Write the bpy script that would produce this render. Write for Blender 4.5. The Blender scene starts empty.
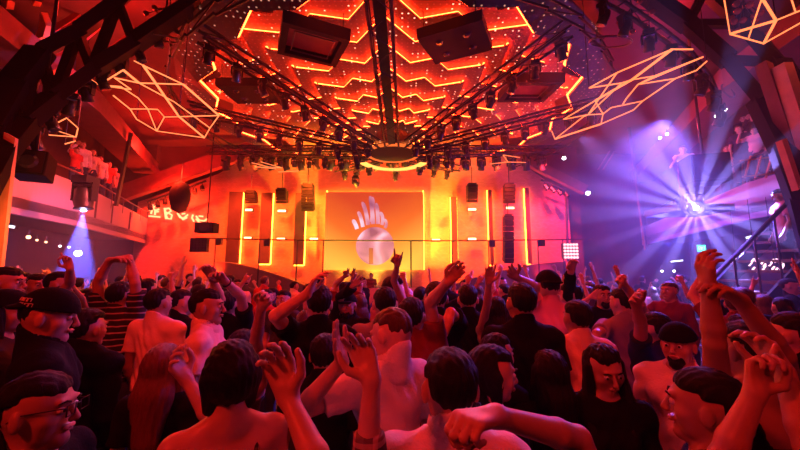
import bpy, math, random, time
import numpy as np
from mathutils import Vector, Matrix, Euler
random.seed(7); np.random.seed(7)
sc = bpy.context.scene
COL = sc.collection
PI = math.pi
# ------------------------------------------------------------------ camera
F = 340.0; HOR = 268.0; PITCH = math.atan((HOR-225)/F)
CAM = Vector((0, 0, 1.95))
cd = bpy.data.cameras.new('camera'); cam = bpy.data.objects.new('camera', cd); COL.objects.link(cam)
cd.sensor_width = 36; cd.lens = F/800*36; cd.clip_start = .05; cd.clip_end = 200
cam.location = CAM; cam.rotation_euler = (PI/2+PITCH, 0, 0); sc.camera = cam
def ray(px, py):
    u = (px-400)/F; v = (225-py)/F
    return Vector((u, math.cos(PITCH)-v*math.sin(PITCH), math.sin(PITCH)+v*math.cos(PITCH)))
def P(px, py, Y):                       # the point on the sight line of a pixel at distance Y down the hall
    r = ray(px, py); return CAM + r*(Y/r.y)
def PZ(px, py, z):                      # ... at height z
    r = ray(px, py); return CAM + r*((z-CAM.z)/r.z)
# ------------------------------------------------------------------ materials
def nt(name):
    m = bpy.data.materials.new(name); m.use_nodes = True
    n = m.node_tree; n.nodes.clear()
    out = n.nodes.new('ShaderNodeOutputMaterial')
    return m, n, out
def mat(name, col, rough=.6, metal=0., var=.25, scale=8., bump=0., bscale=40., stretch=(1,1,1), spec=.5, sheen=0., coord='Object'):
    m, n, out = nt(name)
    b = n.nodes.new('ShaderNodeBsdfPrincipled')
    tc = n.nodes.new('ShaderNodeTexCoord'); mp = n.nodes.new('ShaderNodeMapping'); mp.inputs['Scale'].default_value = stretch
    n.links.new(tc.outputs[coord], mp.inputs['Vector'])
    nz = n.nodes.new('ShaderNodeTexNoise'); nz.inputs['Scale'].default_value = scale; nz.inputs['Detail'].default_value = 3
    n.links.new(mp.outputs[0], nz.inputs['Vector'])
    mx = n.nodes.new('ShaderNodeMix'); mx.data_type = 'RGBA'
    mx.inputs[6].default_value = tuple(c*(1-var) for c in col)+(1,); mx.inputs[7].default_value = tuple(min(1, c*(1+var)) for c in col)+(1,)
    n.links.new(nz.outputs['Fac'], mx.inputs[0]); n.links.new(mx.outputs[2], b.inputs['Base Color'])
    b.inputs['Roughness'].default_value = rough; b.inputs['Metallic'].default_value = metal
    b.inputs['Specular IOR Level'].default_value = spec
    if sheen: b.inputs['Sheen Weight'].default_value = sheen
    if bump:
        nb = n.nodes.new('ShaderNodeTexNoise'); nb.inputs['Scale'].default_value = bscale; n.links.new(mp.outputs[0], nb.inputs['Vector'])
        bp = n.nodes.new('ShaderNodeBump'); bp.inputs['Strength'].default_value = bump; bp.inputs['Distance'].default_value = .01
        n.links.new(nb.outputs['Fac'], bp.inputs['Height']); n.links.new(bp.outputs[0], b.inputs['Normal'])
    n.links.new(b.outputs[0], out.inputs[0]); return m
def emit(name, col, s):
    m, n, out = nt(name)
    e = n.nodes.new('ShaderNodeEmission'); e.inputs[0].default_value = tuple(col)+(1,); e.inputs[1].default_value = s
    n.links.new(e.outputs[0], out.inputs[0]); return m
def math_node(n, op, a, b=None):
    q = n.nodes.new('ShaderNodeMath'); q.operation = op
    for i, v in enumerate((a, b)):
        if v is None: continue
        if isinstance(v, (int, float)): q.inputs[i].default_value = v
        else: n.links.new(v, q.inputs[i])
    return q.outputs[0]
M = {}
M['black_metal'] = mat('black painted metal', (.018,.018,.020), .45, .3, .3, 20)
M['dark_metal'] = mat('dark scuffed steel', (.05,.05,.055), .4, .7, .3, 30, .2)
M['truss_metal'] = mat('grey truss metal', (.045,.042,.042), .45, .6, .3, 15)
M['dark_wall'] = mat('dark plaster', (.07,.032,.04), .8, 0, .4, 3, .3, 20)
M['ceiling'] = mat('dark painted ceiling', (.10,.035,.035), .8, 0, .4, 1.2, .3, 15)
M['fascia'] = mat('ribbed balcony cladding', (.52,.42,.42), .6, 0, .12, 6, 0, 30, (6,6,.2))
M['floor'] = mat('dark scuffed floor', (.04,.035,.035), .35, 0, .4, 4, .1)
M['stage_deck'] = mat('stage deck board', (.12,.07,.06), .5, 0, .3, 5)
M['booth'] = mat('pale laminated booth front', (.65,.35,.42), .4, 0, .1, 3)
M['beam'] = mat('painted roof beam', (.18,.05,.045), .65, .1, .3, 4, .1)
M['darkbeam'] = mat('blackened roof beam', (.010,.008,.008), .8, 0, .3, 4, .1, spec=.15)
M['rail'] = mat('brushed rail', (.12,.10,.10), .35, .8, .2, 30)
M['speaker'] = mat('speaker cabinet paint', (.009,.009,.010), .75, 0, .3, 60, .3, 120, spec=.2)
M['lens_dark'] = mat('unlit glass lens', (.06,.05,.06), .08, .2, .2, 10)
M['cable'] = mat('black rubber cable', (.015,.015,.015), .6)
M['led_red'] = emit('red orange led strip', (1,.038,.006), 48)
M['led_gold'] = emit('golden led strip', (1,.09,.008), 55)
M['led_amber'] = emit('amber led tube', (1,.20,.065), 2.2)
M['led_amber2'] = emit('amber led strip', (1,.14,.010), 48)
M['neon'] = emit('pink orange neon tube', (1,.22,.09), 4.5)
M['lamp_warm'] = emit('warm lamp face', (1,.62,.30), 5)
M['lamp_white'] = emit('white lamp face', (.9,.9,1), 12)
M['lamp_blue'] = emit('cold violet lamp face', (.55,.5,1), 60)
M['exit'] = emit('green lit exit panel', (.05,.8,.55), 3)
M['signwhite'] = emit('white lit sign', (.8,.85,1), 3)
M['bulb_pink'] = emit('small pink led', (1,.35,.35), 3)
# brick wall
def brick(name):
    m, n, out = nt(name)
    b = n.nodes.new('ShaderNodeBsdfPrincipled'); tc = n.nodes.new('ShaderNodeTexCoord')
    sp = n.nodes.new('ShaderNodeSeparateXYZ'); cb = n.nodes.new('ShaderNodeCombineXYZ')
    n.links.new(tc.outputs['Object'], sp.inputs[0]); n.links.new(sp.outputs[0], cb.inputs[0]); n.links.new(sp.outputs[2], cb.inputs[1])
    br = n.nodes.new('ShaderNodeTexBrick'); br.inputs['Scale'].default_value = 3.6
    br.inputs['Color1'].default_value = (.62,.30,.24,1); br.inputs['Color2'].default_value = (.50,.22,.17,1); br.inputs['Mortar'].default_value = (.40,.18,.14,1)
    br.inputs['Mortar Size'].default_value = .03
    n.links.new(cb.outputs[0], br.inputs['Vector']); n.links.new(br.outputs['Color'], b.inputs['Base Color'])
    bp = n.nodes.new('ShaderNodeBump'); bp.inputs['Strength'].default_value = .35; bp.inputs['Distance'].default_value = .015; bp.invert = True
    n.links.new(br.outputs['Fac'], bp.inputs['Height']); n.links.new(bp.outputs[0], b.inputs['Normal'])
    b.inputs['Roughness'].default_value = .8; n.links.new(b.outputs[0], out.inputs[0]); return m
M['brick'] = brick('painted brick wall')
# perforated ceiling panel: real pin lamps set in a grid, some lit
def perforated(name, col, cell, rad, strength, thr):
    m, n, out = nt(name)
    b = n.nodes.new('ShaderNodeBsdfPrincipled'); tc = n.nodes.new('ShaderNodeTexCoord')
    sc_ = n.nodes.new('ShaderNodeVectorMath'); sc_.operation = 'SCALE'; sc_.inputs[3].default_value = 1/cell
    n.links.new(tc.outputs['Object'], sc_.inputs[0])
    fr = n.nodes.new('ShaderNodeVectorMath'); fr.operation = 'FRACTION'; n.links.new(sc_.outputs[0], fr.inputs[0])
    fl = n.nodes.new('ShaderNodeVectorMath'); fl.operation = 'FLOOR'; n.links.new(sc_.outputs[0], fl.inputs[0])
    s1 = n.nodes.new('ShaderNodeSeparateXYZ'); n.links.new(fr.outputs[0], s1.inputs[0])
    s2 = n.nodes.new('ShaderNodeSeparateXYZ'); n.links.new(fl.outputs[0], s2.inputs[0])
    dx = math_node(n, 'SUBTRACT', s1.outputs[0], .5); dy = math_node(n, 'SUBTRACT', s1.outputs[1], .5)
    d = math_node(n, 'SQRT', math_node(n, 'ADD', math_node(n, 'MULTIPLY', dx, dx), math_node(n, 'MULTIPLY', dy, dy)))
    dot = math_node(n, 'LESS_THAN', d, rad)
    cb = n.nodes.new('ShaderNodeCombineXYZ'); n.links.new(s2.outputs[0], cb.inputs[0]); n.links.new(s2.outputs[1], cb.inputs[1])
    wn = n.nodes.new('ShaderNodeTexWhiteNoise'); wn.noise_dimensions = '3D'; n.links.new(cb.outputs[0], wn.inputs['Vector'])
    on = math_node(n, 'GREATER_THAN', wn.outputs['Value'], thr)
    amt = math_node(n, 'MULTIPLY', dot, math_node(n, 'ADD', math_node(n, 'MULTIPLY', on, math_node(n,'MULTIPLY',wn.outputs['Value'],strength)), strength*.05))
    b.inputs['Base Color'].default_value = tuple(col)+(1,); b.inputs['Roughness'].default_value = .55
    b.inputs['Emission Color'].default_value = (1,.45,.28,1); n.links.new(amt, b.inputs['Emission Strength'])
    n.links.new(b.outputs[0], out.inputs[0]); return m
M['perf'] = perforated('perforated ceiling panel with pin lamps', (.22,.075,.05), .15, .15, 2.5, .80)
M['perf_dark'] = perforated('dark perforated rim panel', (.07,.04,.035), .17, .13, .7, .6)
# ------------------------------------------------------------------ mesh builder
class MB:
    def __init__(s): s.v = []; s.f = []; s.n = 0
    def add(s, vs, fs):
        s.v += [tuple(v) for v in vs]; s.f += [tuple(i+s.n for i in f) for f in fs]; s.n += len(vs); return s
    def box(s, c, d, R=None):
        c = Vector(c); h = [x/2 for x in d]
        vs = [Vector((sx*h[0], sy*h[1], sz*h[2])) for sx in (-1,1) for sy in (-1,1) for sz in (-1,1)]
        if R is not None: vs = [R @ v for v in vs]
        return s.add([v+c for v in vs], [(0,1,3,2),(4,6,7,5),(0,4,5,1),(2,3,7,6),(0,2,6,4),(1,5,7,3)])
    def beam(s, a, b, w, h, up=(0,0,1)):
        a = Vector(a); b = Vector(b); d = b-a; L = d.length
        if L < 1e-6: return s
        d /= L; x = d.cross(Vector(up))
        if x.length < 1e-4: x = d.cross(Vector((0,1,0)))
        x.normalize(); z = x.cross(d)
        R = Matrix((x, d, z)).transposed()
        return s.box((a+b)/2, (w, L, h), R)
    def tube(s, pts, r, k=6, cap=True):
        pts = [Vector(p) for p in pts]; N = len(pts); rs = r if isinstance(r, (list, tuple)) else [r]*N
        vs = []; prev = None
        for i, p in enumerate(pts):
            d = (pts[min(i+1, N-1)]-pts[max(i-1, 0)]).normalized()
            x = d.cross(Vector((0,0,1))) if prev is None else (prev - d*prev.dot(d))
            if x.length < 1e-4: x = d.cross(Vector((0,1,0)))
            x.normalize(); prev = x; y = d.cross(x)
            vs += [p + (x*math.cos(2*PI*j/k)+y*math.sin(2*PI*j/k))*rs[i] for j in range(k)]
        fs = [(i*k+j, i*k+(j+1)%k, (i+1)*k+(j+1)%k, (i+1)*k+j) for i in range(N-1) for j in range(k)]
        if cap: fs += [tuple(range(k))[::-1], tuple(range((N-1)*k, N*k))]
        return s.add(vs, fs)
    def lathe(s, prof, c=(0,0,0), R=None, k=16):
        vs = []; c = Vector(c)
        for r, z in prof:
            for j in range(k):
                v = Vector((r*math.cos(2*PI*j/k), r*math.sin(2*PI*j/k), z)); vs.append((R @ v if R is not None else v)+c)
        N = len(prof)
        fs = [(i*k+j, i*k+(j+1)%k, (i+1)*k+(j+1)%k, (i+1)*k+j) for i in range(N-1) for j in range(k)]
        fs += [tuple(range(k))[::-1], tuple(range((N-1)*k, N*k))]
        return s.add(vs, fs)
    def prism(s, poly, off):
        off = Vector(off); N = len(poly); poly = [Vector(p) for p in poly]
        return s.add(poly+[p+off for p in poly], [tuple(range(N))[::-1], tuple(range(N, 2*N))]+[(i, (i+1)%N, N+(i+1)%N, N+i) for i in range(N)])
    def build(s, name, m, parent=None, loc=None, smooth=False, bevel=0):
        base = Vector(loc) if loc is not None else (ROOTLOC.get(parent.name, Vector()) if parent is not None else Vector())
        me = bpy.data.meshes.new(name); me.from_pydata([tuple(Vector(v)-base) for v in s.v], [], s.f); me.update()
        o = bpy.data.objects.new(name, me); COL.objects.link(o); me.materials.append(m)
        if smooth: me.shade_smooth()
        if loc is not None: o.location = loc
        if parent is not None:
            o.parent = parent; ROOTLOC[o.name] = base
        else: ROOTLOC[o.name] = base
        if bevel:
            b = o.modifiers.new('bevel', 'BEVEL'); b.width = bevel; b.segments = 2; b.limit_method = 'ANGLE'
        return o
ROOTLOC = {}
def empty(name, loc=(0,0,0)):
    o = bpy.data.objects.new(name, None); COL.objects.link(o); o.location = loc; o.empty_display_size = .1
    ROOTLOC[o.name] = Vector(loc); return o
def tag(o, label=None, cat=None, group=None, kind=None):
    if label: o['label'] = label
    if cat: o['category'] = cat
    if group: o['group'] = group
    if kind: o['kind'] = kind
    return o
KIDS = {}
def copy_tree(o, parent=None):
    c = o.copy(); COL.objects.link(c)
    if parent is not None: c.parent = parent
    for ch in o.children: copy_tree(ch, c)
    return c
def lamp(kind, name, loc, col, e, size=.1, target=None, angle=60, blend=.4):
    l = bpy.data.lights.new(name, kind); l.color = col; l.energy = e
    if kind in ('POINT', 'SPOT'): l.shadow_soft_size = size
    if kind == 'SPOT': l.spot_size = math.radians(angle); l.spot_blend = blend
    if kind == 'AREA': l.size = size
    o = bpy.data.objects.new(name, l); COL.objects.link(o); o.location = loc
    if target is not None: o.rotation_euler = (Vector(target)-Vector(loc)).to_track_quat('-Z', 'Y').to_euler()
    return o
HAZE=.0015; BEAM=1.5; STG=10.0; WASH=.9; SIDE=1.3; EXPO=0.0
M['garland']=emit('pinkish garland bulb',(1,.55,.7),3)
# ------------------------------------------------------------------ room shell
WL = [(-7.6,-6), (-7.6,3.0), (-9.6,10.0), (-12.9,17.2)]
WR = [(8.3,-6), (8.3,5.0), (9.0,8.6), (13.4,18.8)]
BACKY = 17.2
def wallseg(mb, a, b, z0, z1, t=.2, side=1):
    a = Vector((a[0],a[1],0)); b = Vector((b[0],b[1],0)); d = (b-a).normalized(); n = Vector((d.y,-d.x,0))*side*t
    mb.prism([a+Vector((0,0,z0)), b+Vector((0,0,z0)), b+Vector((0,0,z1)), a+Vector((0,0,z1))], n)
m_ = MB(); m_.box((0,6,-.05),(34,30,.1)); tag(m_.build('floor', M['floor']), kind='structure')
m_ = MB(); m_.box((0,6.5,8.5),(34,30,.1)); tag(m_.build('ceiling', M['ceiling']), kind='structure')
# recessed walls beneath and behind the balconies
m_ = MB()
for i in range(3): wallseg(m_, (WL[i][0]-2.6,WL[i][1]), (WL[i+1][0]-2.6,WL[i+1][1]), 0, 8.45, .2, -1)
tag(m_.build('wall_left', M['dark_wall']), kind='structure')
m_ = MB()
for i in range(3): wallseg(m_, (WR[i][0]+2.6,WR[i][1]), (WR[i+1][0]+2.6,WR[i+1][1]), 0, 8.45, .2, 1)
tag(m_.build('wall_right', M['dark_wall']), kind='structure')
m_ = MB(); m_.box((-14.3,17.5,4.2),(2.9,.3,8.45)); m_.box((12.6,18.95,4.2),(9,.3,8.45)); m_.box((0,-6.1,4.2),(22,.2,8.45))
tag(m_.build('wall_rear', M['dark_wall']), kind='structure')
def bal(W, s, name):
    m_ = MB(); o = Vector((0,0,0))
    n = len(W)
    poly = [Vector((x,y,3.35)) for x,y in W]+[Vector((x+s*2.6,y,3.35)) for x,y in W[::-1]]
    m_.prism(poly, (0,0,.25)); tag(m_.build('trim_balcony_slab_'+name, M['dark_wall']), kind='structure')
    m_ = MB()
    for i in range(n-1): wallseg(m_, W[i], W[i+1], 3.2, 4.45 if s<0 else 4.15, .12, s)
    tag(m_.build('trim_balcony_front_'+name, M['fascia']), kind='structure')
    m_ = MB()
    for i in range(n-1):
        a=Vector((W[i][0],W[i][1],4.75)); b=Vector((W[i+1][0],W[i+1][1],4.75))
        m_.tube([a,b], .025)
        k=max(2,int((b-a).length/1.3))
        for j in range(k+1):
            p=a.lerp(b,j/k); m_.tube([p-Vector((0,0,.6)),p],.018)
    r=m_.build('balcony_railing', M['rail']); tag(r, 'thin metal handrail on top of the %s balcony front'%name, 'railing')
bal(WL,-1,'left'); bal(WR,1,'right')
# upper soffit boxes above the balconies (the red lit box beams)
m_ = MB()
for i in range(1,3):
    wallseg(m_, (WL[i][0]+.3,WL[i][1]), (WL[i+1][0]+.3,WL[i+1][1]), 6.75, 7.35, 1.0, -1)
tag(m_.build('trim_soffit_left', M['beam']), kind='structure')
m_ = MB()
for i in range(1,3):
    wallseg(m_, (WR[i][0]-.3,WR[i][1]), (WR[i+1][0]-.3,WR[i+1][1]), 6.75, 7.35, 1.0, 1)
tag(m_.build('trim_soffit_right', M['beam']), kind='structure')
# brick stage wall with sloped shoulders
def pb(px, py, Y=BACKY): return P(px, py, Y)
m_ = MB()
bot = lambda px: Vector((P(px,200,BACKY).x, BACKY, 0))
poly = [bot(138), bot(568), pb(568,199), pb(540,176), pb(500,150), pb(260,150), pb(218,174), pb(138,202)]
m_.prism(poly, (0,.3,0)); tag(m_.build('wall_back', M['brick']), kind='structure')
m_ = MB(); m_.box((-2,17.75,4.2),(23,.2,8.45)); tag(m_.build('wall_back_upper', M['ceiling']), kind='structure')
# roof beam that slopes over the left end of the brick wall, and its mate on the right
def beam_thing(name, a, b, w, h, m, label, cat, up=(0,0,1), extra=()):
    mm = MB(); mm.beam(a, b, w, h, up)
    for (c, d, w2, h2) in extra: mm.beam(c, d, w2, h2, up)
    return tag(mm.build(name, m), label, cat)
beam_thing('sloping_roof_beam', P(100,201,16.2), P(262,146,16.2), .35, .75, M['beam'], 'wide sloping roof beam above the neon sign', 'beam')
beam_thing('sloping_roof_beam', P(505,150,16.2), P(585,190,16.2), .3, .45, M['beam'], 'sloping roof beam over the right end of the brick wall', 'beam')
beam_thing('roof_strut', P(141,153,16.1), P(159,174,16.1), .2, .22, M['beam'], 'short slanting strut above the sloping beam at left', 'beam')
def lightrail(a, b, n, label, lab2):
    t = empty('spotlight_rail', a); tag(t, label, 'lighting rail')
    mm = MB(); mm.tube([a,b], .05); mm.build('rail', M['black_metal'], t)
    a=Vector(a); b=Vector(b)
    for i in range(n):
        p = a.lerp(b, (i+.5)/n); q = MB(); q.tube([p,p-Vector((0,0,.22))],.03); q.tube([p+Vector((0,.0,-.2)), p+Vector((.1,-.1,-.42))],[.09,.11],8)
        q.build('spotlight', M['black_metal'], t, smooth=False)
lightrail(P(147,202,16.0), P(206,181,16.0), 8, 'sloping rail of small unlit spotlights above the neon sign', '')
lightrail(P(541,180,16.0), P(568,190,16.0), 4, 'short sloping rail of small spotlights over the right brick wall', '')
# posts at the balcony ends
def post(px0,py0,px1,py1,Y,r,m,label,name='steel_post'):
    mm=MB(); a=P(px0,py0,Y); b=P(px1,py1,Y); b=Vector((a.x,b.y,b.z)) if abs(a.x-b.x)<.0 else b
    mm.beam(a,b,r,r,(0,1,0)); return tag(mm.build(name,m),label,'post')
post(131,133,116,206,12.5,.10,M['rail'],'slim steel post at the far end of the left balcony')
# ------------------------------------------------------------------ stage
st = empty('stage', (0,16,0)); tag(st, 'low dark stage platform below the glowing screen', 'stage')
m_ = MB()
N=20
x0,x1 = P(215,262,16).x, P(566,262,16).x
poly=[Vector((x0,17.2,0))]+[Vector((x0+(x1-x0)*i/N, 16.9-2.0*math.sin(PI*i/N)**.8, 0)) for i in range(N+1)]+[Vector((x1,17.2,0))]
m_.prism(poly,(0,0,.75)); m_.build('deck', M['stage_deck'], st)
m_ = MB()
poly2=[p+Vector((0,0,.75)) for p in poly]
for i in range(1,N+1): m_.beam(poly2[i]+Vector((0,.02,-.35)),poly2[i+1]+Vector((0,.02,-.35)),.04,.8)
m_.build('skirt', M['dark_wall'], st)
# raised side wings (dark curved ramps left and right of the DJ)
for s,(xa,xb) in ((-1,(214,318)),(1,(566,436))):
    m_=MB(); A=P(xa,262,15.9); B=P(xb,286,15.2)
    k=12; top=[]
    for i in range(k+1):
        t=i/k; x=A.x+(B.x-A.x)*t; top.append(Vector((x, 15.9-1.0*t, 2.25-1.25*(t**1.6))))
    vs=[Vector((p.x,p.y,.75)) for p in top]
    for i in range(k):
        m_.prism([vs[i],vs[i+1],top[i+1],top[i]],(0,.9,0))
    tag(m_.build('stage_side_wing', M['stage_deck']), 'dark curved side wing of the stage on the %s of the booth'%('left' if s<0 else 'right'), 'stage wing')
# DJ booth
bt = empty('dj_booth', (P(398,290,13.2).x,13.2,0)); tag(bt,'low curved pink DJ booth in front of the screen','booth')
m_=MB(); k=14; c=ROOTLOC[bt.name]; pts=[]
for i in range(k+1):
    t=-1+2*i/k; pts.append(Vector((c.x+t*3.6, 14.2-1.0*(1-t*t), 0)))
for i in range(k):
    m_.prism([pts[i],pts[i+1],pts[i+1]+Vector((0,0,1.20-.28*abs((i+.5)/k*2-1)**2)),pts[i]+Vector((0,0,1.20-.28*abs((i+.5)/k*2-1)**2))],(0,.12,0))
m_.build('front_panel', M['booth'], bt)
m_=MB(); m_.box((c.x,13.75,1.08),(2.6,.6,.06)); m_.build('worktop', M['black_metal'], bt)
m_=MB(); m_.box((c.x-.7,13.75,1.16),(.42,.45,.10)); m_.box((c.x+.3,13.75,1.16),(.42,.45,.10)); m_.box((c.x-.2,13.75,1.17),(.36,.45,.12)); m_.build('mixer', M['dark_metal'], bt)
# ------------------------------------------------------------------ screen
def screen_mat():
    m,n,out=nt('screen orange gradient'); e=n.nodes.new('ShaderNodeEmission'); tc=n.nodes.new('ShaderNodeTexCoord')
    sp=n.nodes.new('ShaderNodeSeparateXYZ'); n.links.new(tc.outputs['Generated'],sp.inputs[0])
    # gradient of the picture shown on the screen: red top, yellow at the lower corners
    f=math_node(n,'ADD', math_node(n,'MULTIPLY',sp.outputs[2],-1.0), math_node(n,'ABSOLUTE',math_node(n,'SUBTRACT',sp.outputs[0],.45)))
    r=n.nodes.new('ShaderNodeValToRGB'); n.links.new(math_node(n,'ADD',f,.70),r.inputs[0])
    r.color_ramp.elements[0].color=(.72,.05,.018,1); r.color_ramp.elements[1].color=(1,.55,.07,1)
    q=r.color_ramp.elements.new(.45); q.color=(.95,.14,.02,1)
    n.links.new(r.outputs[0],e.inputs[0]); e.inputs[1].default_value=1.0; n.links.new(e.outputs[0],out.inputs[0]); return m
def chrome_mat():
    m,n,out=nt('screen picture of chrome'); e=n.nodes.new('ShaderNodeEmission'); tc=n.nodes.new('ShaderNodeTexCoord')
    w=n.nodes.new('ShaderNodeTexNoise'); w.inputs['Scale'].default_value=.8; w.inputs['Detail'].default_value=1; w.inputs['Distortion'].default_value=.7
    n.links.new(tc.outputs['Object'],w.inputs['Vector'])
    r=n.nodes.new('ShaderNodeValToRGB'); n.links.new(w.outputs['Fac'],r.inputs[0]); cr=r.color_ramp
    cr.elements[0].position=.3; cr.elements[0].color=(.30,.05,.16,1); cr.elements[1].position=.68; cr.elements[1].color=(.95,.72,.95,1)
    q=cr.elements.new(.5); q.color=(.72,.22,.36,1)
    n.links.new(r.outputs[0],e.inputs[0]); e.inputs[1].default_value=1.0; n.links.new(e.outputs[0],out.inputs[0]); return m
SY=16.75
s0=P(326,192,SY); s1=P(424,270,SY)
sr=empty('led_screen',((s0.x+s1.x)/2,SY,s1.z)); tag(sr,'large orange stage screen showing a chrome ball with fingers','screen')
m_=MB(); m_.box(((s0.x+s1.x)/2,SY+.12,(s0.z+s1.z)/2),(s1.x-s0.x,.18,s0.z-s1.z)); m_.build('housing',M['black_metal'],sr)
m_=MB(); m_.add([(s0.x,SY,s1.z),(s1.x,SY,s1.z),(s1.x,SY,s0.z),(s0.x,SY,s0.z)],[(0,1,2,3)]); m_.build('display',screen_mat(),sr)
m_=MB()
zt=s0.z+.12
m_.beam((s0.x-.01,SY+.3,s1.z),(s0.x-.01,SY+.3,zt),.05,.05,(0,1,0)); m_.beam((s1.x+.01,SY+.3,s1.z),(s1.x+.01,SY+.3,zt),.05,.05,(0,1,0)); m_.beam((s0.x-.03,SY+.3,zt-.09),(s1.x+.03,SY+.3,zt-.09),.05,.05)
m_.build('backlight',M['led_amber2'],sr)
CH=chrome_mat()
pc=P(375,246,SY); rad=(P(394,246,SY)-pc).length
m_=MB(); m_.lathe([(0.001,-.01),(rad,-.006),(rad,0),(0.001,.002)],(pc.x,SY-.02,pc.z),Matrix.Rotation(PI/2,3,'X'),40); m_.build('ball_picture',CH,sr)
fingers=[((357,229),(355,221),(352,220.5),3.0),((363,227),(361,216),(358,211.5),2.8),((368,225),(366,208),(362,202),3.0),((373,224),(372,204),(370,196),3.2),((378,224),(378,210),(376,203),2.9),((382,225),(384,216),(380,212),2.5),((385,228),(388,222),(384,219),2.2),((371,222),(375,200),(372,197),2.2)]
for a,b_,c_,w in fingers:
    A=P(a[0],a[1],SY-.03);B=P(b_[0],b_[1],SY-.03);C_=P(c_[0],c_[1],SY-.03); r=w/F*SY*.5*1.35
    pts=[A.lerp(B,t).lerp(B.lerp(C_,t),t) for t in [i/8 for i in range(9)]]
    # flat picture shape (a strip) on the display
    vs=[];
    for i,p in enumerate(pts):
        d=(pts[min(i+1,8)]-pts[max(i-1,0)]).normalized(); nrm=Vector((-d.z,0,d.x)); rr=r*(1 if i<7 else (.85 if i==7 else .4))
        vs+=[p+nrm*rr,p-nrm*rr]
    m_=MB(); m_.add(vs,[(2*i,2*i+1,2*i+3,2*i+2) for i in range(8)]); m_.build('finger_picture',CH,sr)
m_=MB(); m_.beam(P(371,248,SY-.05),P(371,264,SY-.05),.20,.005,(0,1,0)); m_.build('ball_shadow_picture',emit('dark red picture tone',(.45,.05,.03),1),sr)
# ------------------------------------------------------------------ tall backlit wall panels
PW=16.95
for i,(xa,xb,ya,yb,lab) in enumerate([(230,238,192,264,'tall backlit wall panel furthest left on the brick wall'),(262,269,193,264,'tall backlit wall panel second from left, left of the screen'),(296,303,193,265,'tall backlit wall panel just left of the screen'),
                     (451,458,197,266,'tall backlit wall panel just right of the screen'),(488,494,190,265,'tall backlit wall panel second from right, right of the screen'),(525,532,188,264,'tall backlit wall panel furthest right on the brick wall')]):
    a=P(xa,ya,PW);b=P(xb,yb,PW); cx=(a.x+b.x)/2; w=b.x-a.x; zc=(a.z+b.z)/2; h=a.z-b.z
    t=tag(empty('wall_light_panel',(cx,PW,b.z)),lab,'light panel','tall backlit panels on the stage wall')
    m_=MB(); m_.box((cx,PW,zc),(w,.12,h)); m_.build('panel',M['dark_wall'],t)
    for sx in (-1,1):
        m_=MB(); m_.box((cx+sx*(w/2+.02),PW+.14,zc),(.03,.03,h)); m_.build('led_strip',M['led_amber2'],t)
    m_=MB(); m_.box((cx,PW+.15,b.z-.02),(w,.04,.035)); m_.build('led_strip',M['led_amber2'],t)
# small bright bar lamps between the panels
for (px,py,w) in [(249,210,7),(282,211,8),(248,238,7),(281,239,8),(314,239,8),(436,240,8),(472,209.5,8),(472,239,8),(510,208,8),(510,238,8)]:
    c=P(px,py,16.7); t=empty('bar_lamp',tuple(c)); 
    side='left' if px<375 else 'right'; row='upper' if py<225 else 'lower'
    order={249:'outer',248:'outer',282:'inner',281:'middle',314:'inner',436:'inner',472:'inner' if row=='upper' else 'middle',510:'outer'}[px]
    tag(t,'small white bar lamp, %s of the %s row %s of the screen'%(order,row,side),'lamp','small bar lamps on the stage wall')
    m_=MB(); m_.box(tuple(c+Vector((0,.05,0))),(w/F*16.7+.06,.12,.16)); m_.build('housing',M['black_metal'],t)
    m_=MB(); m_.box(tuple(c+Vector((0,-.03,0))),(w/F*16.7,.03,.10)); m_.build('lamp_face',M['lamp_warm'],t)
# hanging line array speakers between panels
def line_array(px,y0,y1,Y,lab,w=.5,n=5):
    a=P(px,y0,Y);b=P(px,y1,Y); t=tag(empty('line_array_speaker',tuple(b)),lab,'speaker','speaker columns hanging at the stage wall')
    m_=MB(); h=(a.z-b.z)/n
    for i in range(n): m_.box((a.x,Y+.03*i,a.z-h*(i+.5)),(w,.4,h*.92),Matrix.Rotation(.05*i,3,'X'))
    m_.build('cabinet',M['speaker'],t)
    m_=MB(); m_.tube([a,a+Vector((0,0,.9))],.02); m_.build('cable',M['cable'],t)
    m_=MB(); m_.box((a.x,Y,a.z+.05),(w*.8,.3,.06)); m_.build('bracket',M['black_metal'],t)
line_array(251,192,203,16.2,'dark speaker column hanging between the two leftmost light panels')
line_array(282,190,203,16.2,'dark speaker column hanging between the second and third light panels')
line_array(308,185,210,15.8,'tall speaker column hanging at the left edge of the screen',.55,8)
line_array(472,185,202,16.2,'dark speaker column hanging right of the screen')
line_array(509,185,203,16.2,'dark speaker column hanging between the two rightmost light panels')
line_array(508,216,262,16.2,'long dark speaker column low between the two rightmost light panels',.45,9)
m_=MB(); c=P(180,197,15.2)
t=tag(empty('round_hanging_speaker',tuple(c)),'dark oval speaker hanging above the neon sign','speaker')
m_.lathe([(.02,-.75),(.3,-.6),(.42,-.1),(.42,.2),(.3,.6),(.05,.75)],c,None,12); m_.build('body',M['speaker'],t,smooth=True)
m_=MB(); m_.tube([c+Vector((0,0,.7)),c+Vector((0,0,1.6))],.02); m_.build('cable',M['cable'],t)
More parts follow.
